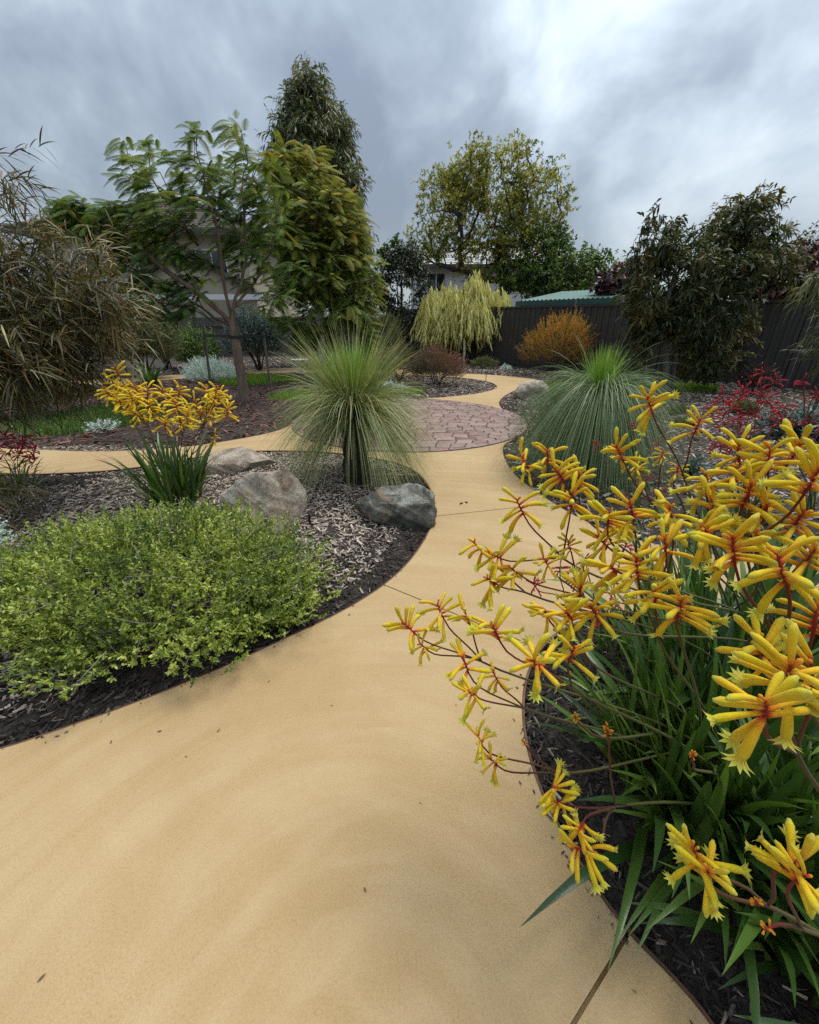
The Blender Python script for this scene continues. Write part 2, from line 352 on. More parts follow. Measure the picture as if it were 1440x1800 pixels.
bump(t, b, noi(t, 70, 6, 0.7, 1.0), 1.0, 0.02)
obj('ground', np_mesh('ground', np.stack((X, Y, Z), -1).reshape(-1, 3), [np.stack((i, i+1, i+1+nx, i+nx), 1)]), m, kind='structure')

# ------------------------------------------------------------------ bark mulch in every bed
def mulch(name, label, n, xr, yr, cond, ln, pal, mt, lift=0.012):
    x = rng.uniform(*xr, n*3); y = rng.uniform(*yr, n*3)
    ok = cond(x, y); x = x[ok]; y = y[ok]; s = sdist(x, y); ok = s > 0.012; x, y, s = x[ok][:n], y[ok][:n], s[ok][:n]; n = len(x)
    L = rng.uniform(*ln, n)*rng.choice((0.6, 1.0, 1.0, 1.35), n); Wd = L*rng.uniform(0.12, 0.36, n); T = Wd*rng.uniform(0.18, 0.45, n)
    yaw = rng.uniform(0, 2*math.pi, n); pit = rng.normal(0, 0.26, n)*np.clip(s/0.06, 0.15, 1); rol = rng.normal(0, 0.4, n)
    a = np.stack((np.cos(yaw)*np.cos(pit), np.sin(yaw)*np.cos(pit), np.sin(pit)), 1)
    b0 = nrm(np.cross(np.tile((0, 0, 1.), (n, 1)), a)); c0 = np.cross(a, b0)
    b1 = b0*np.cos(rol)[:, None]+c0*np.sin(rol)[:, None]; c1 = np.cross(a, b1)
    ctr = np.stack((x, y, H(x, y, s)+lift*rng.uniform(0.1, 1.5, n)*np.clip(s/0.05, 0.3, 1)), 1)
    tp = rng.uniform(0.3, 1.0, n)            # tapered splinters
    def pt(u, v, w_, k=1.0): return ctr+a*(u*L)[:, None]/2+b1*(v*k*Wd)[:, None]/2+c1*(w_*T+(u*u-0.5)*0.0*T)[:, None]/2
    one = np.ones(n)
    P8 = np.stack([pt(-one, -one, -one), pt(one, -tp, -one), pt(one*0.93, tp, -one), pt(-one*0.9, one, -one), pt(-one, -one*0.8, one), pt(one*0.95, -tp*0.7, one), pt(one*0.85, tp*0.8, one), pt(-one*0.9, one*0.8, one)], 1)
    P8 = P8+c1[:, None]*((np.array((-1, 1, 1, -1, -1, 1, 1, -1))**2)*0)[None, :, None]
    f = np.array([(4, 5, 6, 7), (0, 1, 5, 4), (1, 2, 6, 5), (2, 3, 7, 6), (3, 0, 4, 7)])
    Fq = (np.arange(n)[:, None, None]*8+f).reshape(-1, 4)
    tint = np.clip(rng.beta(*pal, n), 0, 1)
    o = obj(name, np_mesh(name, P8.reshape(-1, 3), [Fq], np.repeat(tint, 5), smooth=False), mt, label=label, cat='mulch', kind='stuff'); return o
def chipmat(name, cols, pos=None):
    m, t, b = mat(name); c = ramp(t, attr(t, 'tint'), cols, pos); c = mixc(t, ramp(t, noi(t, 160, 4, 0.7, sc=(1, 1, 1)), ((0, 0, 0), (0.55, 0.55, 0.55)), (0.45, 0.75)), c, (0.03, 0.02, 0.014))
    t.links.new(c, b.inputs['Base Color']); b.inputs['Roughness'].default_value = 0.8; b.inputs['Specular IOR Level'].default_value = 0.3; return m
M_CH_GREY = chipmat('chips_weathered', ((0.025, 0.018, 0.014), (0.10, 0.07, 0.053), (0.25, 0.195, 0.155), (0.44, 0.365, 0.30), (0.60, 0.51, 0.42)))
M_CH_DARK = chipmat('chips_black', ((0.012, 0.010, 0.009), (0.03, 0.024, 0.021), (0.075, 0.058, 0.048), (0.2, 0.155, 0.125), (0.5, 0.40, 0.28)), (0, 0.35, 0.65, 0.8, 1))  # mostly near-black chips, for the path rim and the kangaroo paw bed
M_CH_RED = chipmat('chips_redbrown', ((0.03, 0.015, 0.011), (0.09, 0.044, 0.031), (0.165, 0.085, 0.061), (0.31, 0.19, 0.14)))
lb = lambda x, y: (x < 0.5) & (y < 4.95) & (x > -6-0*y) & (x > -1.3*y-1.3)
mulch('bark_mulch', 'weathered grey bark mulch in the bed of boulders', 30000, (-6, 0.5), (0.3, 4.95), lambda x, y: lb(x, y) & ((sdist(x, y) > 0.28+0.12*np.sin(x*5)) | (y > 3.9)), (0.022, 0.05), (2.3, 1.4), M_CH_GREY)
mulch('bark_mulch', 'black bark mulch along the rim of the boulder bed', 18000, (-4, 0.5), (0.2, 4.2), lambda x, y: lb(x, y) & (sdist(x, y) < 0.5+0.12*np.sin(x*5)), (0.018, 0.045), (1.4, 2.6), M_CH_DARK)
mulch('bark_mulch', 'black bark mulch under the big yellow kangaroo paw', 17000, (0.3, 2.2), (-0.3, 1.9), lambda x, y: (y < 1.75), (0.014, 0.036), (1.3, 2.6), M_CH_DARK)
mulch('bark_mulch', 'red brown bark mulch around the fern-leaved tree', 15000, (-9, 1.9), (4.6, 12.6), lambda x, y: (y < 12.4) & ((y > 5.0) | (x < -1)) & (x > -1.2*y) & ~((x > 0.0) & (y > 8.4)), (0.05, 0.10), (1.6, 2.2), M_CH_RED)
mulch('bark_mulch', 'dark bark mulch inside the far bend of the path', 5000, (-0.8, 2.6), (8.2, 12.2), lambda x, y: (x > -0.7) & (x < 2.5) & (y > 8.3), (0.05, 0.09), (1.5, 2.4), M_CH_GREY)
mulch('bark_mulch', 'grey bark mulch in the bed along the dark fence', 24000, (0.8, 10), (2.0, 14), lambda x, y: (x > 0.7) & (x+y < 18.2) & (x < 1.15*y+0.8), (0.045, 0.085), (1.5, 1.9), M_CH_GREY)
mulch('bark_mulch', 'bark mulch at the foot of the back shrubs', 7000, (-8, 4.5), (11.5, 17.5), lambda x, y: (x+y < 17.8), (0.08, 0.13), (1.5, 2.2), M_CH_GREY)

def crumbs(n):                               # bits of bark that have spilled over the rim
    a = CT[rng.integers(0, len(CT), n*6)]; a = a[(np.abs(a[:, 0]) < 4) & (a[:, 1] > 0) & (a[:, 1] < 9)][:n]; n = len(a)
    p = a+rng.normal(0, 0.022, (n, 2)); s = sdist(p[:, 0], p[:, 1]); p = p[s < -0.004]; n = len(p); acc = Acc()
    yaw = rng.uniform(0, 6.28, n); D = np.stack((np.cos(yaw), np.sin(yaw), rng.normal(0, 0.05, n)), 1); up = np.tile((0, 0, 1.), (n, 1))+0.2*rvec(n); L = rng.uniform(0.004, 0.014, n)
    B = np.c_[p, np.full(n, 0.003)]
    for z_ in (0.0, 0.003): strips(acc, B+np.array((0, 0, z_)), D, side_of(D, up), L, L*0.3, (0.7, 1, 0.6), 0.0)
    obj('bark_crumbs', acc.mesh('bark_crumbs', False), M_CH_DARK, label='scattered dark bark crumbs spilled along the path edges', cat='mulch', kind='stuff')
crumbs(800)
# ------------------------------------------------------------------ circle of stamped paving stones, each stone a piece
pav = thing('paved_circle', 'round patch of pinkish red paving stones where the paths meet', 'paving', (CC[0], CC[1], 0)); del pav['category']; del pav['label']; pav['kind'] = 'structure'
ba = Acc(); ang = np.linspace(0, 2*math.pi, 97)[:-1]
V = np.concatenate((np.c_[CC[0]+CR*np.cos(ang), CC[1]+CR*np.sin(ang), np.full(96, 0.004)], np.c_[CC[0]+(CR+0.004)*np.cos(ang), CC[1]+(CR+0.004)*np.sin(ang), np.full(96, -0.03)]))
k = np.arange(96); ba.add(V, np.stack((k, 96+k, 96+(k+1) % 96, (k+1) % 96), 1)); ba.more([list(range(96))], 0)
obj('mortar_bed', ba.mesh('mortar_bed', False), plain('mortar', (0.09, 0.065, 0.055), 0.9, 0.2, 0.3, 20, 0.4), pav)
m, t, b = mat('stamped_stone'); oi = t.nodes.new('ShaderNodeObjectInfo')
c = ramp(t, oi.outputs['Random'], ((0.13, 0.052, 0.042), (0.20, 0.095, 0.078), (0.19, 0.12, 0.098), (0.27, 0.17, 0.14), (0.165, 0.065, 0.054), (0.22, 0.135, 0.112)))
c = mixc(t, ramp(t, noi(t, 9, 6, 0.7, 0.5), ((0, 0, 0), (0.75, 0.75, 0.75)), (0.42, 0.72)), c, (0.30, 0.235, 0.20)); c = mixc(t, ramp(t, noi(t, 2.0, 4, 0.6), ((0, 0, 0), (0.6, 0.6, 0.6)), (0.5, 0.75)), c, (0.15, 0.105, 0.07))
t.links.new(c, b.inputs['Base Color']); b.inputs['Roughness'].default_value = 0.55; b.inputs['Specular IOR Level'].default_value = 0.5; bump(t, b, noi(t, 30, 6, 0.7, 0.5), 0.6, 0.008); M_STONE = m
def clip_circle(pg, r):
    for a in np.linspace(0, 2*math.pi, 49)[:-1]:
        nv = np.array((math.cos(a), math.sin(a))); o_ = []
        for q in range(len(pg)):
            A_, B_ = pg[q], pg[(q+1) % len(pg)]; da, db = A_@nv-r, B_@nv-r
            if da <= 0: o_.append(A_)
            if da*db < 0: o_.append(A_+(B_-A_)*da/(da-db))
        pg = o_
        if len(pg) < 3: return None
    return np.array(pg)
yy = -CR; row = 0; ca, sa = math.cos(R(-8)), math.sin(R(-8))
rows = []
while yy < CR:
    hh = rng.uniform(0.12, 0.175); xx = -CR-rng.uniform(0, 0.3)
    while xx < CR:
        ww = rng.uniform(0.17, 0.31); rows.append((xx, yy, ww, hh)); xx += ww
    yy += hh
def warp(p):                                 # courses bow gently, corners wander
    x, y = p; y2 = y+0.10*math.sin(x*1.6+y*0.8)+0.018*math.sin(x*13+y*7); x2 = x+0.02*math.sin(y*11+x*3)
    return np.array((x2*ca-y2*sa, x2*sa+y2*ca))
for xx, yy, ww, hh in rows:
    pg = [warp(p) for p in ((xx, yy), (xx+ww/2, yy), (xx+ww, yy), (xx+ww, yy+hh), (xx+ww/2, yy+hh), (xx, yy+hh))]
    cen = np.mean(pg, 0)
    pg = [cen+(p-cen)*(1-0.010/max(0.05, np.linalg.norm(p-cen))) for p in pg]
    pg = clip_circle(pg, CR-0.008)
    if pg is None or len(pg) < 3: continue
    ar = 0.5*abs(np.sum(pg[:, 0]*np.roll(pg[:, 1], -1)-pg[:, 1]*np.roll(pg[:, 0], -1)))
    if ar < 0.002: continue
    cen = pg.mean(0); n = len(pg); ins = cen+(pg-cen)*(1-0.012/np.maximum(0.04, np.linalg.norm(pg-cen, axis=1))[:, None])
    zt = rng.uniform(0.011, 0.017); a_ = Acc()
    V = np.concatenate((np.c_[pg, np.full(n, 0.0045)], np.c_[pg, np.full(n, zt-0.004)], np.c_[ins, np.full(n, zt)]))-0
    V[2*n:, 2] += rng.normal(0, 0.0016, n)
    V[:, :2] += CC; k = np.arange(n); k2 = (k+1) % n
    a_.add(V, np.concatenate((np.stack((k, k2, n+k2, n+k), 1), np.stack((n+k, n+k2, 2*n+k2, 2*n+k), 1)))); a_.more([list(range(2*n, 3*n))], 0)
    obj('paving_stone', a_.mesh('paving_stone', False), M_STONE, pav)

# ------------------------------------------------------------------ fences
M_FENCE = plain('fence_paint', (0.042, 0.037, 0.034), 0.45, 0.4, 0.12, 3)
fa, fb = np.array((-0.9, 18.7)), np.array((14.0, 4.03)); fd = (fb-fa)/np.linalg.norm(fb-fa); fn = np.array((fd[1], -fd[0]))   # fn faces the garden
if fn@(-fa) < 0: fn = -fn
fl = np.linalg.norm(fb-fa); FH = 1.82
fen = thing('metal_fence', 'tall dark ribbed metal fence running along the garden behind the shrubs', 'fence', (*fa, 0))
npn = int(fl/2.37); pw = fl/npn
def fpt(u, d, z): return (*(fa+fd*u+fn*d), z)
prof_u = []; per = pw/14
for k in range(14): prof_u += [(k*per, 0.0), (k*per+per*0.42, 0.0), (k*per+per*0.5, 0.028), (k*per+per*0.86, 0.028), (k*per+per*0.96, 0.0)]
prof_u = [(0.045+u*(pw-0.09)/pw, d) for u, d in prof_u]+[(pw-0.045, 0.0)]
for q in range(npn):
    a_ = Acc(); V = [fpt(q*pw+u, d, z) for z in (0.03, FH-0.03) for u, d in prof_u]; n = len(prof_u); k = np.arange(n-1)
    a_.add(V, np.stack((k, k+1, n+k+1, n+k), 1)); obj('panel', a_.mesh('panel', False), M_FENCE, fen)
for q in range(npn+1):
    a_ = Acc(); V = np.array([fpt(q*pw+u, d, z) for z in (-0.1, FH+0.01) for u, d in ((-0.04, 0.05), (0.04, 0.05), (0.04, -0.03), (-0.04, -0.03))]); a_.add(V, BOXF); obj('post', a_.mesh('post', False), M_FENCE, fen)
    if q < npn:
        for z0, z1 in ((FH-0.05, FH-0.002), (0.0, 0.06)):
            a_ = Acc(); V = np.array([fpt(q*pw+u, d, z) for z in (z0, z1) for u, d in ((0.042, 0.043), (pw-0.042, 0.043), (pw-0.042, -0.02), (0.042, -0.02))]); a_.add(V, BOXF); obj('rail', a_.mesh('rail', False), M_FENCE, fen)
M_PALE = bark('weathered_paling', (0.055, 0.045, 0.037), (0.13, 0.115, 0.10), 22, 0.12)
pf = thing('paling_fence', 'low weathered grey timber paling fence behind the fern-leaved tree', 'fence', (-8, 19, 0))
a_ = Acc(); box(a_, (-0.048, -0.009, 0), (0.048, 0.009, 1.55)); pm = a_.mesh('paling', False)
for k in range(135):
    x = -14.6+k*0.102; obj('paling', pm, M_PALE, pf, M=Matrix.Translation((x, 19.2-0.03*(x+0.9)+(0.012 if k % 2 else 0), rng.uniform(-0.02, 0.0))))
a_ = Acc(); box(a_, (-14.7, 19.29, 1.2), (-0.9, 19.35, 1.29)); obj('rail', a_.mesh('rail', False), M_PALE, pf)
a_ = Acc(); box(a_, (-14.7, 19.08, 1.548), (-0.9, 19.64, 1.58)); 

# ------------------------------------------------------------------ buildings beyond the fences
M_CREAM = plain('cream_render', (0.42, 0.37, 0.28), 0.85, 0.2, 0.08, 2, 0.15); M_WHITE = plain('white_paint', (0.66, 0.67, 0.68), 0.6, 0.3, 0.05, 2)
M_TILE = plain('roof_tile', (0.085, 0.07, 0.062), 0.8, 0.25, 0.35, 5, 0.3, 20); M_GUT = plain('dark_gutter', (0.06, 0.06, 0.065), 0.5, 0.4, 0.1, 3)
m, t, b = mat('window_glass'); b.inputs['Base Color'].default_value = (0.02, 0.025, 0.03, 1); b.inputs['Roughness'].default_value = 0.05; b.inputs['Specular IOR Level'].default_value = 0.8; M_GLASS = m
def hip_roof(x0, x1, y0, y1, z, rise, ncourse=16):
    a_ = Acc(); hw = (y1-y0)/2; step = hw/ncourse; rz = rise/ncourse
    for k in range(ncourse):
        o0, o1 = k*step, (k+1)*step+0.0; zb, zt_ = z+k*rz+0.035, z+(k+1)*rz+0.008
        q0 = [(x0+o0, y0+o0), (x1-o0, y0+o0), (x1-o0, y1-o0), (x0+o0, y1-o0)]; q1 = [(x0+o1, y0+o1), (x1-o1, y0+o1), (x1-o1, y1-o1), (x0+o1, y1-o1)]
        for s in range(4):
            A_, B_ = q0[s], q0[(s+1) % 4]; C_, D_ = q1[(s+1) % 4], q1[s]
            a_.add([(*A_, zb), (*B_, zb), (*C_, zt_), (*D_, zt_)], [(0, 1, 2, 3)]); a_.add([(*A_, zb-0.04), (*B_, zb-0.04), (*B_, zb), (*A_, zb)], [(0, 1, 2, 3)])
    cap = Acc(); 
    for cx_, cy_, mx in ((x0, y0, x0+hw), (x1, y0, x1-hw), (x1, y1, x1-hw), (x0, y1, x0+hw)):
        p0 = np.array((cx_, cy_, z+0.06)); p1 = np.array((mx, (y0+y1)/2, z+rise+0.05)); nn_ = 14
        for q in range(nn_):
            A_ = p0+(p1-p0)*q/nn_; B_ = p0+(p1-p0)*(q+1.12)/nn_; tube(cap, [A_, B_], (0.13, 0.10), 7, cap=True)
    tube(cap, [(x0+hw, (y0+y1)/2, z+rise+0.04), (x1-hw, (y0+y1)/2, z+rise+0.04)], 0.12, 7)
    return a_, cap
def window(par, x0, x1, y, z0, z1):
    a_ = Acc()
    for lo, hi in (((x0, y-0.04, z0), (x0+0.06, y+0.05, z1)), ((x1-0.06, y-0.04, z0), (x1, y+0.05, z1)), ((x0+0.061, y-0.04, z0), (x1-0.061, y+0.05, z0+0.06)), ((x0+0.061, y-0.04, z1-0.06), (x1-0.061, y+0.05, z1)), (((x0+x1)/2-0.025, y-0.035, z0+0.061), ((x0+x1)/2+0.025, y+0.05, z1-0.061))): box(a_, lo, hi)
    wf = obj('window', a_.mesh('window', False), M_WHITE, par); a_ = Acc(); box(a_, (x0+0.05, y-0.015, z0+0.05), (x1-0.05, y+0.015, z1-0.05)); obj('pane', a_.mesh('pane', False), M_GLASS, wf)
hs = thing('cream_house', 'two storey cream house with brown tiled hip roof behind the feathery tree', 'house', (-11.5, 24, 0))
a_ = Acc(); box(a_, (-16.0, 20.7, 0), (-7.0, 29.2, 4.72)); obj('wall', a_.mesh('wall', False), M_CREAM, hs)
a_, cap_ = hip_roof(-16.6, -6.4, 20.1, 29.8, 4.78, 2.05); rf = obj('roof', a_.mesh('roof', False), M_TILE, hs); obj('ridge_caps', cap_.mesh('ridge_caps'), M_TILE, rf)
a_ = Acc(); box(a_, (-16.6, 20.1, 4.70), (-6.4, 29.8, 4.745)); obj('soffit', a_.mesh('soffit', False), M_WHITE, hs)
a_ = Acc(); box(a_, (-16.7, 19.98, 4.70), (-6.3, 20.09, 4.83)); obj('gutter', a_.mesh('gutter', False), M_GUT, hs)
a_ = Acc(); tube(a_, [(-15.85, 20.62, 4.7), (-15.85, 20.62, 0)], 0.05, 8); obj('downpipe', a_.mesh('downpipe'), M_WHITE, hs)
for x in (-14.6, -11.8, -9.2): window(hs, x, x+1.3, 20.69, 3.0, 4.2)
wg = thing('gabled_wing', 'low cream gabled wing with white patio roof beside the two storey house', 'house', (-9.5, 19.9, 0))
a_ = Acc(); z0, z1 = 2.55, 3.95; xa, xb, xm = -12.2, -6.8, -9.5
a_.add([(xa, 20.0, 0), (xb, 20.0, 0), (xb, 20.0, z0), (xm, 20.0, z1), (xa, 20.0, z0)], [(0, 1, 2, 3, 4)]); a_.add([(xb, 20.0, 0), (xb, 20.68, 0), (xb, 20.68, z0), (xb, 20.0, z0)], [(0, 1, 2, 3)]); obj('wall', a_.mesh('wall', False), M_CREAM, wg)
for s in (-1, 1):
    a_ = Acc(); xe = xb+0.35 if s > 0 else xa-0.35; ze = z0-0.16
    V = np.array([(xm, 19.6, z1+0.02), (xe, 19.6, ze), (xe, 20.66, ze), (xm, 20.66, z1+0.02), (xm, 19.6, z1+0.14), (xe, 19.6, ze+0.12), (xe, 20.66, ze+0.12), (xm, 20.66, z1+0.14)]); a_.add(V, BOXF); obj('roof', a_.mesh('roof', False), M_TILE, wg)
a_ = Acc(); box(a_, (-15.5, 19.5, 2.22), (-6.2, 19.59, 2.42)); obj('patio_roof', a_.mesh('patio_roof', False), M_WHITE, wg)
wh = thing('white_house', 'white house with pale grey metal roof beyond the back fence', 'house', (5, 28, 0))
a_ = Acc(); box(a_, (0.1, 27.3, 0), (10.5, 34, 4.22)); obj('wall', a_.mesh('wall', False), M_WHITE, wh)
M_ZINC = plain('pale_roof', (0.40, 0.39, 0.38), 0.5, 0.4, 0.08, 2); M_TRIM = plain('white_trim', (0.7, 0.71, 0.72), 0.5, 0.3, 0.04, 3)
a_, cap_ = hip_roof(-0.4, 11, 26.8, 34.5, 4.28, 1.25, 10); rf = obj('roof', a_.mesh('roof', False), M_ZINC, wh); obj('ridge_caps', cap_.mesh('ridge_caps'), M_ZINC, rf)
a_ = Acc(); box(a_, (-0.5, 26.66, 4.12), (11.1, 26.79, 4.30)); obj('gutter', a_.mesh('gutter', False), M_GUT, wh)
window(wh, 1.0, 2.1, 27.29, 2.9, 3.95); window(wh, 5.2, 6.6, 27.29, 2.9, 3.95)
M_SHED = plain('green_steel', (0.10, 0.19, 0.165), 0.5, 0.5, 0.12, 2); M_SHEDD = plain('green_gutter', (0.035, 0.075, 0.066), 0.4, 0.4, 0.1, 3)
sh = thing('garden_shed', 'green ribbed steel shed roof showing above the dark fence', 'shed', (6, 15, 0))
def spt(u, d, z): return (*(fa+fd*u-fn*d), z)
u0, u1 = 5.75, 10.7; d0, d1 = 0.55, 3.4
a_ = Acc(); nr_ = 34; us = np.linspace(u0, u1, nr_*4+1); zz_ = np.tile((0, 0.0, 0.035, 0.035), nr_+1)[:len(us)]
V = [spt(u, d, z+q) for d, z in ((d0, 1.98), (d1, 2.36)) for u, q in zip(us, zz_)]; n = len(us); k = np.arange(n-1)
a_.add(V, np.stack((k, k+1, n+k+1, n+k), 1)); obj('roof', a_.mesh('roof', False), M_SHED, sh)
a_ = Acc(); V = np.array([spt(u, d, z) for z in (1.84, 1.985) for u, d in ((u0-0.05, d0-0.12), (u1+0.05, d0-0.12), (u1+0.05, d0+0.0), (u0-0.05, d0+0.0))]); a_.add(V, BOXF); obj('gutter', a_.mesh('gutter', False), M_SHEDD, sh)
a_ = Acc(); a_.add([spt(u1-0.02, d0+0.02, 0), spt(u1-0.02, d1, 0), spt(u1-0.02, d1, 2.34), spt(u1-0.02, d0+0.02, 1.96)], [(0, 1, 2, 3)]); a_.add([spt(u0+0.05, d0+0.02, 0), spt(u1-0.021, d0+0.02, 0), spt(u1-0.021, d0+0.02, 1.96), spt(u0+0.05, d0+0.02, 1.96)], [(0, 1, 2, 3)]); obj('wall', a_.mesh('wall', False), M_SHED, sh)
a_ = Acc(); V = np.array([spt(u, d, z+q) for q in (0.0, 0.09) for u, d, z in ((u1, d0, 1.95), (u1+0.05, d0, 1.95), (u1+0.05, d1, 2.33), (u1, d1, 2.33))]); a_.add(V, BOXF); obj('barge_trim', a_.mesh('barge_trim', False), M_SHED, sh)
#==PART3==
# ================================================================== boulders
from bpy_extras import mesh_utils
import bmesh
m, t, b = mat('granite')
c = ramp(t, noi(t, 5, 6, 0.65, 0.8), ((0.24, 0.185, 0.135), (0.50, 0.415, 0.32), (0.68, 0.60, 0.48)), (0.36, 0.5, 0.64))
c = mixc(t, ramp(t, noi(t, 60, 5, 0.75), ((0.55, 0.55, 0.55), (0, 0, 0)), (0.36, 0.5)), c, (0.06, 0.05, 0.045))
c = mixc(t, ramp(t, noi(t, 95, 4, 0.7), ((0, 0, 0), (0.6, 0.6, 0.6)), (0.56, 0.7)), c, (0.52, 0.48, 0.42))
c = mixc(t, ramp(t, noi(t, 2.6, 5, 0.6, 1.5), ((0, 0, 0), (0.6, 0.6, 0.6)), (0.56, 0.66)), c, (0.30, 0.195, 0.13))
t.links.new(c, b.inputs['Base Color']); b.inputs['Roughness'].default_value = 0.85; bump(t, b, noi(t, 22, 9, 0.8, 0.3), 1.0, 0.05); M_GRAN = m
m, t, b = mat('lichen_granite')
c = ramp(t, noi(t, 7, 6, 0.65, 1.2), ((0.06, 0.056, 0.042), (0.19, 0.182, 0.148), (0.44, 0.43, 0.37)), (0.37, 0.52, 0.64))
c = mixc(t, ramp(t, noi(t, 70, 5, 0.75), ((0.6, 0.6, 0.6), (0, 0, 0)), (0.38, 0.5)), c, (0.035, 0.035, 0.03))
c = mixc(t, ramp(t, noi(t, 3.4, 5, 0.6, 1.5), ((0, 0, 0), (0.8, 0.8, 0.8)), (0.56, 0.63)), c, (0.34, 0.23, 0.16))
t.links.new(c, b.inputs['Base Color']); b.inputs['Roughness'].default_value = 0.85; bump(t, b, noi(t, 22, 9, 0.8, 0.3), 1.0, 0.05); M_LICH = m
def boulder(label, cen, r, seed, mt, cuts=9, rot=0.0, flat=None, sub=6):
    rg = np.random.default_rng(seed); bm = bmesh.new(); bmesh.ops.create_icosphere(bm, subdivisions=sub, radius=1.0); me = bpy.data.meshes.new('boulder'); bm.to_mesh(me); bm.free()
    V = np.empty(len(me.vertices)*3); me.vertices.foreach_get('co', V); V = V.reshape(-1, 3)
    for q in range(cuts):
        nv = nrm(rg.normal(size=3)*np.array((1, 1, 0.8))); d = rg.uniform(0.62, 0.86); x = V@nv-d; V = V-np.where(x > 0, x*0.93, 0)[:, None]*nv
    for nv, d in (flat or ()):
        nv = nrm(np.array(nv, float)); x = V@nv-d; V = V-np.where(x > 0, x*0.96, 0)[:, None]*nv
    dirn = nrm(V)
    for fq, am in ((2.3, 0.055), (5.1, 0.034), (9.7, 0.02), (19.0, 0.011), (37.0, 0.006)):
        ph = rg.uniform(0, 6, 3); V = V+dirn*(am*(np.sin(V[:, 0]*fq+ph[0]+1.3*np.sin(V[:, 1]*fq*0.8))*np.sin(V[:, 1]*fq*1.1+ph[1])+np.sin(V[:, 2]*fq*1.2+ph[2]+V[:, 0]*fq)*0.6))[:, None]
    V = V*np.array(r); ca_, sa_ = math.cos(rot), math.sin(rot); V = np.c_[V[:, 0]*ca_-V[:, 1]*sa_, V[:, 0]*sa_+V[:, 1]*ca_, V[:, 2]]+np.array(cen)
    me.vertices.foreach_set('co', V.ravel()); me.polygons.foreach_set('use_smooth', np.ones(len(me.polygons), bool)); me.update()
    return obj('boulder', me, mt, label=label, cat='boulder', group='granite boulders in the beds')
g = G(464, 938); boulder('big pale angular boulder between green ground cover and grass tree', (g[0], g[1]+0.16, 0.13), (0.34, 0.28, 0.31), 11, M_GRAN, 5, 0.4, [((0.75, -0.6, 0.35), 0.5), ((-0.7, -0.7, 0.25), 0.62), ((0.1, 0.2, 1), 0.9)])
g = G(704, 926); boulder('lichen grey boulder at the edge of the path below the grass tree', (g[0], g[1]+0.14, 0.07), (0.32, 0.22, 0.21), 23, M_LICH, 6, -0.1, [((0.1, -0.5, 1), 0.72), ((0.0, -1, -0.1), 0.7)])
g = G(412, 825); boulder('low flat boulder behind the yellow kangaroo paw', (g[0], g[1]+0.1, 0.04), (0.42, 0.3, 0.2), 31, M_GRAN, 5, 0.2, [((0.0, -0.2, 1), 0.55)])
g = G(936, 702); boulder('rounded grey boulder beside the far bend of the path', (g[0], g[1]+0.1, 0.1), (0.36, 0.3, 0.26), 47, M_GRAN, 4, 0.3, None, 5)

# ================================================================== growing trees
def grow(trunk, targets, r_tip=0.004, power=2.25, seg=0.22, curve=0.35, wob=0.05, up=0.3, start=0.3, limbs=None):
    """skeleton from a trunk polyline to every crown target; returns nodes, parents, radii"""
    P_ = [np.array(p, float) for p in trunk]; par = [-1]+list(range(len(trunk)-1)); nt_ = len(trunk)
    ok_from = int(len(trunk)*start)
    for lm_ in (limbs or ()):
        i0 = int(np.argmin([np.linalg.norm(p-lm_[0]) for p in P_[:nt_]])); prev = i0
        for p in trunkline(lm_, max(4, int(sum(np.linalg.norm(np.diff(np.array(lm_), axis=0), axis=1))/0.2)))[1:]: P_.append(p+rng.normal(0, 0.012, 3)); par.append(prev); prev = len(P_)-1
    tg_ = np.asarray(targets, float); base = P_[-1]
    order = np.argsort(np.linalg.norm(tg_-base, axis=1)); ends = []
    for q in order:
        T = tg_[q]; A_ = np.array(P_[ok_from:]); d = np.linalg.norm(A_-T, axis=1)
        pen = d+1.1*np.maximum(0, A_[:, 2]-T[2]+0.12)+0.12*np.linalg.norm(A_-base, axis=1)*0; i0 = int(np.argmin(pen))+ok_from
        a0 = P_[i0]; L = np.linalg.norm(T-a0)
        if L < 0.03: ends.append(i0); continue
        pd = a0-P_[par[i0]] if par[i0] >= 0 else np.array((0, 0, 1.)); pd = nrm(pd)
        ctl = a0+L*0.45*nrm(nrm(T-a0)*(1-curve)+pd*curve+np.array((0, 0, up)))
        n = max(2, int(math.ceil(L/seg))+1); pts = bez(a0, ctl, T, n)
        pts[1:-1] += rng.normal(0, wob*L/n, (n-2, 3)); prev = i0
        for p in pts[1:]: P_.append(p); par.append(prev); prev = len(P_)-1
        ends.append(prev)
    n = len(P_); cnt = np.zeros(n)
    for e_ in ends: cnt[e_] += 1
    for i in range(n-1, 0, -1): cnt[par[i]] += cnt[i]
    rad = r_tip*np.maximum(cnt, 1)**(1/power)
    return np.array(P_), np.array(par), rad, nt_, np.array(ends)
def skel_mesh(acc, Pn, par, rad, sides_big=9, sides_small=4, big=0.02, select=None):
    n = len(Pn); kids = [[] for _ in range(n)]
    for i in range(n):
        if par[i] >= 0: kids[par[i]].append(i)
    main = [max(k, key=lambda q: rad[q]) if k else -1 for k in kids]
    starts = [0]+[i for i in range(1, n) if main[par[i]] != i]
    for s in starts:
        ch = [s] if par[s] < 0 else [par[s], s]; cur = s
        while main[cur] >= 0: cur = main[cur]; ch.append(cur)
        if len(ch) < 2: continue
        rr = rad[ch].copy()
        if par[s] >= 0: rr[0] = rad[s]*1.05
        if select is not None and not select(rr.max(), s): continue
        tube(acc, Pn[ch], rr, sides_big if rr.max() > big else sides_small)
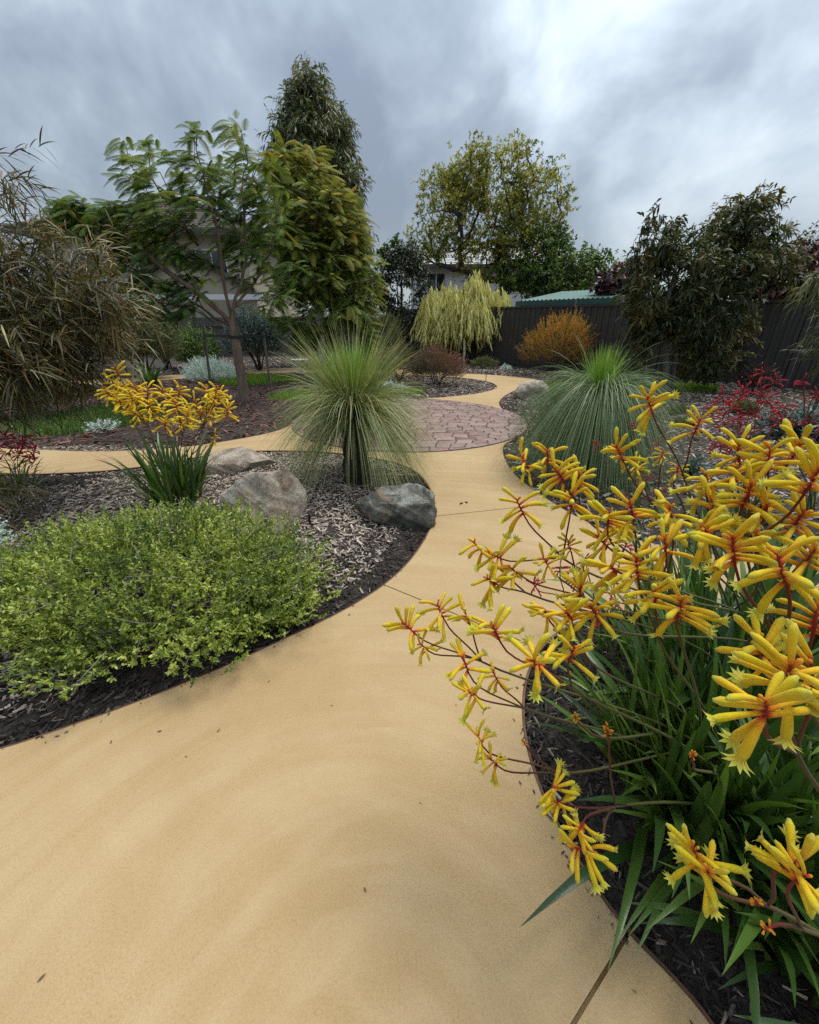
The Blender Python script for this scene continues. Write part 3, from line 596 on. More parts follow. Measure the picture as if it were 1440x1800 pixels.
def ell(cens, n, shell=0.5):
    """n points in ellipsoids (px,py,rx,ry,Y,ry_depth[,weight])"""
    out_ = []; wts = np.array([c[6] if len(c) > 6 else c[2]*c[3] for c in cens], float); ns = np.maximum(1, np.round(n*wts/wts.sum())).astype(int)
    for c, k in zip(cens, ns):
        ctr = P(c[0], c[1], c[4]); s = SCL(c[1], c[4])
        d = rvec(k)*(rng.random(k)**(1/3*(1-shell)+0.02))[:, None]
        out_.append(ctr+d*np.array((c[2]*s, c[5], c[3]*s*1.08)))
    return np.concatenate(out_)
def tree(name, label, cat, base, trunk, targets, barkm, leaf_fn, leafm, r_tip=0.004, group=None, flare=1.35, **kw):
    o = thing(name, label, cat, (base[0], base[1], 0), group)
    Pn, par, rad, ntk, ends = grow(trunk, targets, r_tip, **kw)
    rad[:ntk] *= np.linspace(flare, 1, ntk)
    ta, br = Acc(), Acc()
    tube(ta, Pn[:ntk], rad[:ntk], 12); obj('trunk', ta.mesh('trunk'), barkm, o)
    par2 = par.copy(); n = len(Pn)
    skel_mesh(br, Pn, par, rad, select=lambda r, s: par[s] >= 0)
    # the continuation of the trunk's own chain beyond its top
    kids = [i for i in range(ntk, n) if par[i] == ntk-1]
    if kids:
        cur = max(kids, key=lambda q: rad[q]); ch = [ntk-1, cur]
        while True:
            k2 = [i for i in range(cur+1, n) if par[i] == cur]
            if not k2: break
            cur = max(k2, key=lambda q: rad[q]); ch.append(cur)
        tube(br, Pn[ch], rad[ch], 8)
    if br.n: obj('branches', br.mesh('branches'), barkm, o)
    la = Acc(); leaf_fn(la, Pn[ends], nrm(Pn[ends]-Pn[par[ends]])); obj('crown', la.mesh('crown'), leafm, o)
    return o
def spray(k, L, leaves, ll, lw, ang=0.8, grav=0.3, outw=0.5, prof=(0.35, 1.0, 0.05), droop=0.25, wind=(0, 0, 0), spread=0.05, tsp=0.2, flat=0.0, tfun=None):
    def f(acc, tips, dirs):
        n = len(tips); T = np.repeat(tips, k, 0); D = np.repeat(dirs, k, 0)
        d = nrm(rvec(n*k)+D*outw+np.array(wind)-np.array((0, 0, grav))); S = T+rng.normal(0, spread, (n*k, 3)); E = S+d*(L*rng.uniform(0.5, 1.2, n*k))[:, None]
        tw = nrm(E-S); tube_n = 0
        tt = np.repeat(np.clip(rng.normal(0.5, 0.22, n), 0, 1), k) if tfun is None else tfun(S)
        shoots(acc, S, E, leaves, ll, lw, ang, prof, droop, tint=tt, tspread=tsp, flat=flat)
    return f
def fronds(k, L, pairs, pl, pw, grav=0.25, wind=(0, 0, 0), tfun=None, fl=0.35):
    """feathery twice-divided leaves: a drooping rachis with rows of narrow pinnae"""
    def f(acc, tips, dirs):
        n = len(tips)*k; T = np.repeat(tips, k, 0)+rng.normal(0, 0.05, (n, 3)); D = np.repeat(dirs, k, 0)
        d = rvec(n)*0.9+D*0.6+np.array(wind); d[:, 2] = d[:, 2]*fl+fl*0.35; d = nrm(d)
        LL = L*rng.uniform(0.65, 1.15, n); dr = rng.uniform(0.25, 0.6, n); up = np.tile((0, 0, 1.), (n, 1)); Sd = side_of(d, up+0.35*rvec(n))
        base = np.clip(rng.normal(0.5, 0.2, n), 0, 1) if tfun is None else tfun(T)
        strips(acc, T, d, Sd, LL, 0.006, (1, 0.8, 0.5), dr, base*0.8)
        for sgn in (-1, 1):
            t_ = (np.arange(pairs)+0.7)/pairs; env = np.sin(np.clip(t_*0.92+0.08, 0, 1)*math.pi)**0.5
            B = T[:, None]+d[:, None]*(LL[:, None]*t_)[..., None]; B[..., 2] -= (dr*LL)[:, None]*t_**2
            tan = d[:, None]-np.array((0, 0, 1.))*(2*dr[:, None]*t_)[..., None]
            dd_ = nrm(Sd[:, None]*sgn*0.9+nrm(tan)*0.55+np.array((0, 0, -0.22))).reshape(-1, 3); nrmv = np.cross(dd_, nrm(tan).reshape(-1, 3))
            sdv = nrm(np.cross(dd_, nrmv))
            strips(acc, B.reshape(-1, 3), dd_, sdv, (pl*LL[:, None]/L*env).ravel()*rng.uniform(0.85, 1.1, n*pairs), pw, (1.0, 0.35), 0.3, np.clip(np.repeat(base, pairs)+0.1*rng.normal(size=n*pairs), 0, 1))
    return f
def trunkline(pts, n=9):
    pts = np.array(pts, float); t0 = np.linspace(0, 1, len(pts)); tt = np.linspace(0, 1, n); return np.stack([np.interp(tt, t0, pts[:, k]) for k in range(3)], 1)

B_BROWN = bark('bark_brown', (0.10, 0.066, 0.045), (0.21, 0.15, 0.11)); B_GREY = bark('bark_grey', (0.10, 0.09, 0.08), (0.22, 0.20, 0.175)); B_PALE = bark('bark_pale', (0.48, 0.49, 0.47), (0.68, 0.69, 0.67), 8); B_DARK = bark('bark_dark', (0.03, 0.024, 0.02), (0.075, 0.06, 0.05))
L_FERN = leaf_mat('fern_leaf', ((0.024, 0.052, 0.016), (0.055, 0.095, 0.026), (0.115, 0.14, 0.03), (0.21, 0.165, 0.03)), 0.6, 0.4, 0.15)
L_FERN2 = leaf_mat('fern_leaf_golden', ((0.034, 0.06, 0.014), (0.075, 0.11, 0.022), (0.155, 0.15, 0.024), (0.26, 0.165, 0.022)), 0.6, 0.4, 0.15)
L_GUM = leaf_mat('gum_leaf', ((0.026, 0.038, 0.020), (0.052, 0.066, 0.030), (0.095, 0.105, 0.042), (0.15, 0.13, 0.06)), 0.45, 0.25, 0.4)
L_OPEN = leaf_mat('limegreen_leaf', ((0.05, 0.07, 0.014), (0.12, 0.135, 0.022), (0.21, 0.20, 0.034), (0.32, 0.28, 0.07)), 0.5, 0.35, 0.3)
L_WEEP = leaf_mat('weeping_leaf', ((0.21, 0.20, 0.07), (0.33, 0.31, 0.12), (0.43, 0.40, 0.165), (0.5, 0.46, 0.22)), 0.6, 0.35, 0.2)
L_DARK = leaf_mat('dark_leaf', ((0.012, 0.018, 0.007), (0.028, 0.036, 0.013), (0.055, 0.06, 0.02), (0.11, 0.09, 0.032)), 0.5, 0.25, 0.25)
L_HEDGE = leaf_mat('hedge_leaf', ((0.005, 0.011, 0.006), (0.011, 0.019, 0.009), (0.022, 0.032, 0.014), (0.05, 0.05, 0.02)), 0.45, 0.15, 0.4)
L_BUSH = leaf_mat('bush_leaf', ((0.012, 0.030, 0.010), (0.035, 0.07, 0.016), (0.075, 0.12, 0.025), (0.15, 0.19, 0.04)), 0.45, 0.3, 0.4)
L_PLUM = leaf_mat('plum_leaf', ((0.012, 0.006, 0.007), (0.028, 0.011, 0.012), (0.055, 0.020, 0.02), (0.10, 0.035, 0.03)), 0.4, 0.2, 0.5)
L_WATTLE = leaf_mat('wattle_leaf', ((0.016, 0.016, 0.007), (0.036, 0.038, 0.014), (0.062, 0.054, 0.019), (0.115, 0.062, 0.018), (0.20, 0.195, 0.11)), 0.45, 0.25, 0.4, (0, 0.3, 0.6, 0.82, 1))
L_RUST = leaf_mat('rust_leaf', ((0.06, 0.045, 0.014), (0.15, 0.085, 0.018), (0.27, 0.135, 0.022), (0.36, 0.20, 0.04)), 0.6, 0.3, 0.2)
L_SILV = leaf_mat('silver_leaf', ((0.13, 0.17, 0.165), (0.24, 0.30, 0.29), (0.36, 0.43, 0.42), (0.48, 0.54, 0.52)), 0.7, 0.2, 0.2)
L_BLUE = leaf_mat('bluegrey_leaf', ((0.022, 0.035, 0.033), (0.05, 0.07, 0.066), (0.09, 0.12, 0.115), (0.17, 0.205, 0.195)), 0.6, 0.2, 0.3)
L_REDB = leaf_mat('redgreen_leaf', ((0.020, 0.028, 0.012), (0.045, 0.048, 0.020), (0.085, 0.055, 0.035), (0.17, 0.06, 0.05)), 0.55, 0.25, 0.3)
L_OLIVE = leaf_mat('olive_leaf', ((0.018, 0.026, 0.011), (0.042, 0.055, 0.02), (0.085, 0.092, 0.033), (0.14, 0.13, 0.06)), 0.5, 0.25, 0.3)
L_GRASS = leaf_mat('grass_blade', ((0.03, 0.07, 0.008), (0.075, 0.145, 0.016), (0.13, 0.21, 0.025), (0.20, 0.27, 0.05)), 0.5, 0.35, 0.3)
L_COVER = leaf_mat('groundcover_leaf', ((0.03, 0.05, 0.010), (0.085, 0.12, 0.018), (0.17, 0.205, 0.03), (0.27, 0.29, 0.075)), 0.42, 0.3, 0.4)

# ---- feathery spreading tree (brown trunk, staked)
b0 = G(430, 703)
Y0 = b0[1]
tk = trunkline([b0-np.array((0, 0, 0.06)), P(424, 660, Y0), P(414, 600, Y0), P(408, 565, Y0), P(412, 525, Y0)], 10)
tg_ = ell([(215, 395, 90, 30, Y0-0.2, 0.8, 7500), (290, 470, 105, 35, Y0, 0.9, 5500), (300, 310, 95, 45, Y0, 0.8), (400, 300, 80, 58, Y0+0.2, 0.9), (350, 400, 90, 50, Y0, 0.9), (455, 360, 60, 70, Y0+0.2, 0.8), (300, 530, 65, 28, Y0-0.2, 0.6, 3800), (470, 480, 50, 50, Y0+0.3, 0.6), (340, 250, 25, 20, Y0, 0.4), (180, 385, 60, 25, Y0-0.2, 0.6), (160, 372, 35, 12, Y0-0.2, 0.4, 1500)], 260, 0.35)
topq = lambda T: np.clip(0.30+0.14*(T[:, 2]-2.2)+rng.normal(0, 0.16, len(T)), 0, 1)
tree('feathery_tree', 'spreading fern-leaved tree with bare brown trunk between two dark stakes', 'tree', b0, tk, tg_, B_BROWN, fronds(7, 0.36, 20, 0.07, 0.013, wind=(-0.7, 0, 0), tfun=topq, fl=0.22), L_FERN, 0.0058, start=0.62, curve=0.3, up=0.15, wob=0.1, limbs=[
    [P(408, 565, Y0), P(395, 500, Y0), P(385, 420, Y0-0.1), P(360, 320, Y0-0.1), P(345, 260, Y0)], [P(410, 545, Y0), P(428, 480, Y0+0.1), P(432, 400, Y0+0.2), P(425, 310, Y0+0.2)],
    [P(408, 570, Y0), P(370, 530, Y0-0.2), P(310, 490, Y0-0.3), P(250, 440, Y0-0.3), P(190, 395, Y0-0.2)], [P(411, 540, Y0), P(450, 490, Y0+0.3), P(480, 440, Y0+0.4), P(490, 370, Y0+0.3)], [P(408, 575, Y0), P(380, 560, Y0+0.3), P(330, 525, Y0+0.5)], [P(405, 555, Y0), P(375, 470, Y0+0.4), P(320, 390, Y0+0.4), P(270, 320, Y0+0.2)]])
# ---- second, conical golden-green one on a white trunk
b1 = G(567, 664); Y1 = b1[1]
tk = trunkline([b1-np.array((0, 0, 0.06)), P(566, 620, Y1), P(562, 560, Y1), P(555, 450, Y1), P(545, 320, Y1)], 14)
tg_ = ell([(560, 540, 105, 42, Y1, 1.3), (575, 470, 95, 50, Y1, 1.3), (560, 400, 78, 55, Y1, 1.1), (530, 330, 55, 55, Y1, 0.8), (515, 285, 30, 30, Y1, 0.5), (505, 440, 55, 60, Y1-0.6, 0.8), (625, 520, 42, 60, Y1, 0.8), (590, 410, 48, 60, Y1-0.3, 0.7)], 320, 0.35)
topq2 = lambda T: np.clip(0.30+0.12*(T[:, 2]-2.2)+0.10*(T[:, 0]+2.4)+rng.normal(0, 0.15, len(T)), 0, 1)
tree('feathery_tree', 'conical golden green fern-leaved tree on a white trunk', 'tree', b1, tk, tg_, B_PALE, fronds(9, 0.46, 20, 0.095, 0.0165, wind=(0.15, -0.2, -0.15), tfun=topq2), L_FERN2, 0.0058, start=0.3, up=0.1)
# ---- tall gum behind
Y2 = 15.5; b2 = np.array((P(560, 600, Y2)[0], Y2, 0.0))
tk = trunkline([b2, P(560, 500, Y2), P(558, 380, Y2), P(550, 200, Y2)], 16)
tg_ = ell([(545, 170, 26, 38, Y2, 0.5), (555, 225, 50, 45, Y2, 0.9), (560, 290, 62, 60, Y2, 1.1), (560, 360, 66, 60, Y2, 1.2), (525, 270, 40, 50, Y2-0.3, 0.8), (580, 430, 70, 70, Y2, 1.2), (598, 240, 14, 40, Y2, 0.4), (532, 150, 14, 22, Y2, 0.2), (535, 225, 38, 55, Y2, 0.7), (512, 320, 34, 60, Y2, 0.8), (602, 330, 30, 70, Y2, 0.8)], 640, 0.4)
tree('gum_tree', 'tall narrow dark gum tree rising behind the golden feathery tree', 'tree', b2, tk, tg_, B_GREY, spray(11, 0.36, 10, 0.17, 0.033, 0.7, 0.7, 0.3, droop=0.4, spread=0.11), L_GUM, 0.006, start=0.25)
# ---- open lime tree beyond the fence
Y3 = 21.0; b3 = np.array((P(840, 600, Y3)[0], Y3, 0.0))
tk = trunkline([b3, P(838, 540, Y3), P(832, 500, Y3)], 6)
tg_ = ell([(880, 310, 80, 48, Y3, 1.6), (785, 375, 62, 60, Y3, 1.4), (945, 360, 56, 55, Y3, 1.4), (860, 385, 85, 55, Y3, 1.6), (760, 430, 40, 30, Y3, 1), (925, 440, 65, 50, Y3, 1.4), (820, 320, 38, 45, Y3, 1.2), (850, 460, 60, 30, Y3, 1)], 560, 0.5)
tree('shade_tree', 'tall open lime green tree with bare forking limbs behind the back fence', 'tree', b3, tk, tg_, B_DARK, spray(8, 0.26, 10, 0.105, 0.048, 0.9, -0.1, 0.4, spread=0.16, droop=0.15), L_OPEN, 0.0115, start=0.5, seg=0.4, curve=0.45, wob=0.22, up=0.35)
# ---- weeping yellow-green tree
b4 = G(812, 641); Y4 = b4[1]
tk = trunkline([b4-np.array((0, 0, 0.05)), P(806, 600, Y4), P(812, 560, Y4), P(806, 525, Y4)], 7)
tg_ = ell([(790, 512, 40, 16, Y4, 0.5), (835, 500, 24, 14, Y4, 0.4), (872, 515, 18, 14, Y4, 0.5), (762, 535, 14, 20, Y4, 0.5), (815, 535, 60, 20, Y4, 0.8), (880, 540, 10, 20, Y4, 0.4), (826, 482, 10, 6, Y4, 0.2)], 120, 0.4)
tree('weeping_tree', 'small weeping tree with pale yellow green curtains of foliage before the fence', 'tree', b4, tk, tg_, B_DARK, spray(9, 1.05, 32, 0.10, 0.026, 0.5, 2.6, 0.25, droop=0.8, spread=0.1, prof=(0.5, 1, 0.2)), L_WEEP, 0.006, start=0.5, curve=0.5)
# ---- dark hedge tree and sprouting broad-leaved sapling
Y5 = 16.6; b5 = np.array((P(706, 600, Y5)[0], Y5, 0.0))
tk = trunkline([b5, P(706, 560, Y5), P(706, 480, Y5)], 6)
tg_ = ell([(706, 530, 48, 68, Y5, 0.9), (706, 470, 36, 28, Y5, 0.6), (675, 560, 30, 40, Y5, 0.6)], 180, 0.55)
tree('hedge_tree', 'dense nearly black columnar shrub between golden tree and weeping tree', 'tree', b5, tk, tg_, B_DARK, spray(9, 0.24, 12, 0.07, 0.04, 0.9, 0.0, 0.5, spread=0.12), L_HEDGE, 0.005)
Y6 = 18.0; b6 = np.array((P(700, 600, Y6)[0], Y6, 0.0)); tk = trunkline([b6, P(699, 520, Y6), P(697, 470, Y6)], 6)
tg_ = np.array([P(x, y, Y6) for x, y in ((696, 425), (708, 443), (701, 455), (682, 445), (672, 440), (690, 463), (718, 455))])
tree('sapling', 'thin sapling with round tufts of leaves poking above the black shrub', 'tree', b6, tk, tg_, B_GREY, spray(14, 0.16, 6, 0.17, 0.10, 1.0, 0.3, 0.2, spread=0.07), L_BUSH, 0.008)
# ---- dark staked tree at the right
b7 = G(1172, 690); Y7 = b7[1]
tk = trunkline([b7-np.array((0, 0, 0.06)), P(1172, 640, Y7), P(1168, 600, Y7), P(1172, 540, Y7), P(1185, 480, Y7)], 10)
tg_ = ell([(1150, 425, 38, 40, Y7, 0.5), (1185, 500, 72, 75, Y7, 0.8), (1230, 540, 70, 60, Y7, 0.7), (1300, 420, 52, 55, Y7+0.3, 0.7), (1320, 380, 34, 32, Y7+0.3, 0.4), (1280, 470, 50, 50, Y7+0.2, 0.6), (1375, 440, 32, 36, Y7+0.5, 0.5), (1250, 610, 55, 45, Y7, 0.5), (1310, 560, 18, 22, Y7, 0.3), (1140, 565, 28, 50, Y7, 0.4)], 250, 0.4)
tree('gum_tree', 'bushy dark green staked tree standing in front of the dark fence', 'tree', b7, tk, tg_, B_GREY, spray(10, 0.26, 10, 0.115, 0.034, 0.75, 0.55, 0.4, droop=0.35, spread=0.09), L_DARK, 0.0045, start=0.35)
# ---- shrubs beyond the right fence
def bg_bush(label, blobs, Y, mt, n, ll, lw, name='tree', cat='tree', k=8, L=0.3, leaves=9):
    bx = P(blobs[0][0], 600, Y)[0]; b_ = np.array((bx, Y, 0.0)); tk = trunkline([b_, (bx, Y, 0.8), (bx+0.1, Y, 1.5)], 5)
    return tree(name, label, cat, b_, tk, ell([(c[0], c[1], c[2], c[3], Y, c[4]) for c in blobs], n, 0.45), B_DARK, spray(k, L, leaves, ll, lw, 0.9, 0.05, 0.4, spread=0.12), mt, 0.007)
bg_bush('dense leafy green tree above the green shed roof', [(1000, 482, 52, 30, 1.4), (1045, 480, 38, 30, 1.2), (960, 490, 45, 30, 1.2), (1035, 455, 14, 14, 0.6), (1005, 510, 60, 20, 1)], 20.0, L_BUSH, 190, 0.12, 0.06)
bg_bush('lime and dark green tree at the foot of the tall open tree', [(955, 455, 45, 45, 1.4), (975, 430, 22, 32, 0.8), (900, 485, 35, 25, 1.0), (930, 495, 40, 22, 1)], 20.6, L_BUSH, 120, 0.12, 0.06)
bg_bush('dark plum-leaved shrub next to the green shed', [(1090, 500, 32, 22, 0.7), (1075, 512, 20, 14, 0.5), (1110, 490, 25, 20, 0.6)], 14.0, L_PLUM, 70, 0.12, 0.07, 'shrub', 'shrub')
bg_bush('dark plum-leaved shrub above the fence behind the staked tree', [(1400, 490, 45, 28, 0.8), (1350, 500, 40, 20, 0.8), (1420, 470, 30, 25, 0.7)], 11.2, L_PLUM, 110, 0.12, 0.07, 'shrub', 'shrub')
bg_bush('black green tree beyond the fence near the frame edge', [(1425, 445, 28, 30, 0.7), (1440, 480, 30, 40, 0.8)], 13.5, L_HEDGE, 70, 0.12, 0.05)
# ---- wattle filling the left edge
b8 = np.array((-4.7, 3.5, 0.0)); Y8 = 3.5
tk = trunkline([b8, (-4.6, 3.5, 0.5), (-4.5, 3.45, 1.0), (-4.45, 3.4, 1.6)], 8)
tg_ = ell([(0, 555, 120, 95, Y8, 0.6), (75, 505, 75, 55, Y8, 0.5), (50, 625, 100, 55, Y8-0.2, 0.5), (-70, 470, 60, 60, Y8, 0.5), (-45, 265, 30, 45, Y8, 0.3, 500), (-50, 350, 30, 40, Y8, 0.3, 500), (-60, 620, 80, 90, Y8, 0.5), (-55, 205, 20, 20, Y8, 0.2, 250), (150, 590, 38, 45, Y8+0.1, 0.3), (140, 500, 45, 40, Y8, 0.3)], 185, 0.35)
tree('wattle', 'large wispy wattle with long thin olive brown leaves filling the left edge', 'tree', b8, tk, tg_, B_DARK, spray(7, 0.28, 10, 0.15, 0.0095, 0.75, 0.05, 0.5, prof=(0.4, 1.0, 1.0, 0.7, 0.1), droop=0.3, wind=(0.25, 0, -0.1), spread=0.06, tsp=0.22), L_WATTLE, 0.003, start=0.3)
b9 = np.array((-4.6, 2.75, 0.0)); tk = trunkline([b9, (-4.4, 2.75, 0.1), (-4.2, 2.75, 0.2)], 4)
tg_ = np.stack((rng.uniform(-5, -2.95, 70), rng.uniform(2.35, 3.2, 70), rng.uniform(0.05, 0.42, 70)), 1)
tree('wattle', 'low sprawling brown leaved wattle lying at the bottom of the left bed', 'shrub', b9, tk, tg_, B_DARK, spray(4, 0.22, 8, 0.13, 0.009, 0.6, 0.25, 0.3, prof=(0.4, 1.0, 1.0, 0.7, 0.1), droop=0.4, wind=(0.5, 0, 0), spread=0.05), L_WATTLE, 0.003, start=0.2)
b10 = np.array((P(1480, 600, 6.0)[0], 6.0, 0.0)); tk = trunkline([b10, b10+(0, 0, 0.8), b10+(0, 0, 1.6)], 5)
tg_ = np.concatenate((ell([(1470, 490, 30, 20, 6.0, 0.3), (1476, 590, 24, 40, 6.0, 0.3)], 22, 0.4), ell([(1530, 550, 40, 80, 6.0, 0.5)], 30, 0.4)))
tree('wattle', 'grey green drooping wattle reaching in at the right edge', 'tree', b10, tk, tg_, B_DARK, spray(6, 0.26, 10, 0.12, 0.009, 0.5, 0.7, 0.3, prof=(0.4, 1, 1, 0.1), droop=0.5, spread=0.05), L_OLIVE, 0.003, start=0.4)

# ------------------------------------------------------------------ shrubs
def shrub(name, label, base, rx, ry, h, mt, n, k, L, leaf, wd, ang=0.7, prof=(0.35, 1, 0.05), droop=0.1, zc=0.35, lumps=7, up=0.5, group=None, cat='shrub', tsp=0.2, tfun=None, stemm=None, lumpa=0.35, shl=0.7, lexp=4, twigs=0):
    x, y = base[0], base[1]; z0 = Hz(x, y); o = thing(name, label, cat, (x, y, z0), group)
    d = rvec(n); d[:, 2] = np.abs(d[:, 2])*1.0-zc*0.55*(rng.random(n) < 0.5); d = nrm(d)
    lc = rvec(lumps); lc[:, 2] = np.abs(lc[:, 2]); lm = 1-lumpa+lumpa*np.max(np.maximum(d@lc.T, 0)**lexp, 1)+0.08*rng.normal(size=n)
    r = lm*(shl+(1-shl)*rng.random(n)**0.6)
    E = np.stack((x+d[:, 0]*rx*r, y+d[:, 1]*ry*r, z0+h*zc+d[:, 2]*h*(1-zc)*r), 1)
    E[:, 2] = np.maximum(E[:, 2], z0+0.02)
    D = nrm(d+np.array((0, 0, up))+0.5*rvec(n)); S = E-D*(L*rng.uniform(0.6, 1.2, n))[:, None]; S[:, 2] = np.maximum(S[:, 2], z0+0.01)
    st = Acc()
    for q in range(10):
        st = Acc(); e_ = E[rng.integers(n)]; tube(st, bez((x+rng.normal(0, rx*0.06), y+rng.normal(0, ry*0.06), z0-0.03), (x*0.6+e_[0]*0.4, y*0.6+e_[1]*0.4, z0+h*0.45), e_-0.1*(e_-np.array((x, y, z0))), 5), np.linspace(0.012, 0.004, 5)*max(0.6, h), 5); obj('stem', st.mesh('stem'), stemm or B_DARK, o)
    st = Acc()
    for q in range(twigs):
        e_ = E[rng.integers(n)]+rng.normal(0, 0.02, 3); d_ = nrm(rng.normal(size=3)+(0, 0, 0.3)); tube(st, [e_-d_*0.12, e_-d_*0.05+rng.normal(0, 0.008, 3), e_+d_*0.03], (0.0022, 0.0018, 0.001), 4)
    if twigs: obj('twigs', st.mesh('twigs'), stemm or B_DARK, o, kind='stuff')
    la = Acc(); tt = np.clip(rng.normal(0.5, 0.22, n), 0, 1) if tfun is None else tfun(E, z0)
    shoots(la, S, E, k, leaf, wd, ang, prof, droop, tint=tt, tspread=tsp); obj('foliage', la.mesh('foliage'), mt, o)
    return o
g = G(250, 1115); shrub('ground_cover', 'low spreading bright green ground cover bush beside the path', (-1.46, 1.86), 1.06, 0.82, 0.44, L_COVER, 6200, 15, 0.10, 0.0165, 0.0075, 0.85, (0.4, 1, 0.5), 0.05, 0.25, 46, 0.7, tsp=0.2, lumpa=0.48, shl=0.55, lexp=14, twigs=260, stemm=B_GREY, tfun=lambda E, z0: np.clip(0.46+0.26*np.sin(E[:, 0]*9+2*np.sin(E[:, 1]*7))*np.sin(E[:, 1]*8+1)+0.17*rng.normal(size=len(E)), 0, 1))
shrub('ground_cover', 'small yellowish green lobe at the tip of the ground cover bush', (-0.72, 1.78), 0.26, 0.36, 0.22, L_COVER, 620, 14, 0.08, 0.017, 0.007, 0.85, (0.4, 1, 0.5), 0.05, 0.3, 6, 0.7)
shrub('silver_bush', 'pale silvery bush at the left edge beside the green ground cover', (-2.95, 2.25), 0.42, 0.32, 0.3, L_SILV, 420, 12, 0.09, 0.02, 0.007, 0.7, zc=0.3)
g = G(367, 674); shrub('silver_bush', 'rounded blue silver bush behind the fern-leaved tree trunk', g+(0, 0.3, 0), 0.78, 0.6, 0.62, L_SILV, 900, 12, 0.22, 0.05, 0.008, 0.35, droop=0.0, zc=0.2, up=0.9, lumpa=0.2)
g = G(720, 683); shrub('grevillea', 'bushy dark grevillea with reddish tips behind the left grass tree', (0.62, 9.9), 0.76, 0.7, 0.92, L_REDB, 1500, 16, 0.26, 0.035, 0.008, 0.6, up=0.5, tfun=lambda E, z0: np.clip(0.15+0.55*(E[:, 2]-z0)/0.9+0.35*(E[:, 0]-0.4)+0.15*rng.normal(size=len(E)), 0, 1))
shrub('grevillea', 'reddish grevillea with an orange red bloom next to the white trunk', (-0.25, 10.6), 0.75, 0.6, 1.0, L_REDB, 1200, 14, 0.26, 0.04, 0.008, 0.6)
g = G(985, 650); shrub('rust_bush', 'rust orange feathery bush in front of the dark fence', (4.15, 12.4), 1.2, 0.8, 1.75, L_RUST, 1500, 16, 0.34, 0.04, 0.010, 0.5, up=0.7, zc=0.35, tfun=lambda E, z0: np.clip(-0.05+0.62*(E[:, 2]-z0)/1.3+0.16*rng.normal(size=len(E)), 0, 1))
shrub('blue_bush', 'tall blue grey bush behind the right stake of the feathery tree', (-4.75, 13.6), 1.0, 0.8, 1.95, L_BLUE, 1500, 12, 0.3, 0.06, 0.022, 0.8, zc=0.4)
shrub('green_bush', 'dark green bush behind the bird bath', (-2.9, 14.4), 1.0, 0.7, 1.8, L_DARK, 1400, 12, 0.3, 0.07, 0.02, 0.7, zc=0.4)
shrub('green_bush', 'mid green needle bush below the golden feathery tree', (-0.9, 13.9), 0.9, 0.6, 1.85, L_OLIVE, 1300, 14, 0.3, 0.07, 0.009, 0.6, zc=0.4)
shrub('green_bush', 'bright yellow green bush between the paling fence and the silver bush', (-6.3, 13.0), 0.9, 0.7, 1.35, L_BUSH, 1100, 12, 0.28, 0.06, 0.018, 0.8, zc=0.35)
shrub('green_bush', 'dark leafy bush in front of the paling fence', (-7.8, 13.8), 1.1, 0.8, 1.8, L_DARK, 1400, 12, 0.3, 0.07, 0.018, 0.8, zc=0.4)
shrub('olive_bush', 'tall olive green shrub behind the wattle', (-7.2, 11.7), 1.2, 0.8, 1.95, L_OLIVE, 1500, 13, 0.32, 0.075, 0.013, 0.7, zc=0.4)
shrub('olive_bush', 'large olive brown shrub beyond the wattle at the far left', (-9.3, 10.2), 1.5, 1.0, 2.3, L_OLIVE, 900, 13, 0.34, 0.085, 0.014, 0.7, zc=0.4)
shrub('olive_bush', 'grey olive shrub at the foot of the wattle across the path', (-6.0, 6.6), 0.9, 0.6, 0.9, L_OLIVE, 700, 13, 0.24, 0.06, 0.012, 0.7, zc=0.35)
shrub('silver_bush', 'thin silvery seedling on the mulch behind the yellow kangaroo paw', G(190, 765), 0.28, 0.2, 0.22, L_SILV, 60, 10, 0.12, 0.03, 0.010, 0.6)
shrub('green_bush', 'low green bush beside the weeping tree', G(852, 652)+(0, 0.3, 0), 0.5, 0.4, 0.45, L_OLIVE, 380, 12, 0.16, 0.04, 0.010, 0.6)
shrub('green_bush', 'upright green seedling in front of the metal fence', G(884, 640)+(0, 0.3, 0), 0.35, 0.3, 0.42, L_BUSH, 160, 10, 0.2, 0.05, 0.010, 0.4, up=1.2)
shrub('silver_bush', 'tiny silver plant behind the far bend of the path', G(890, 655)+(0, 0.1, 0), 0.22, 0.2, 0.25, L_SILV, 120, 10, 0.1, 0.03, 0.008, 0.6)
shrub('silver_bush', 'grey white ground cover beside the white trunk', (-1.75, 11.2), 0.75, 0.4, 0.22, L_SILV, 320, 10, 0.12, 0.03, 0.009, 0.7)
shrub('silver_bush', 'grey white low plant between grass tree and reddish grevillea', (-0.45, 9.2), 0.45, 0.35, 0.25, L_SILV, 240, 10, 0.12, 0.03, 0.009, 0.7)
shrub('plum_bush', 'small dark red shrub against the metal fence', P(1325, 690, 8.6)*(1, 1, 0), 0.45, 0.35, 0.72, L_PLUM, 420, 12, 0.16, 0.035, 0.012, 0.7)
shrub('blue_bush', 'grey green broad-leaved bush near the frame edge behind the red kangaroo paw', (5.0, 5.1), 0.62, 0.45, 0.42, L_BLUE, 260, 8, 0.2, 0.10, 0.03, 0.8)
shrub('cushion_plant', 'small round dark green cushion plant on the grey mulch', G(1203, 752), 0.17, 0.15, 0.15, L_DARK, 260, 8, 0.05, 0.025, 0.01, 0.8)
shrub('cushion_plant', 'small olive tuft beside the right grass tree', G(1188, 728), 0.22, 0.16, 0.16, L_OLIVE, 160, 8, 0.12, 0.07, 0.006, 0.5, up=1.0)
shrub('cushion_plant', 'dark low plant behind the red kangaroo paw', G(1305, 728), 0.24, 0.2, 0.2, L_OLIVE, 220, 8, 0.1, 0.05, 0.01, 0.6)
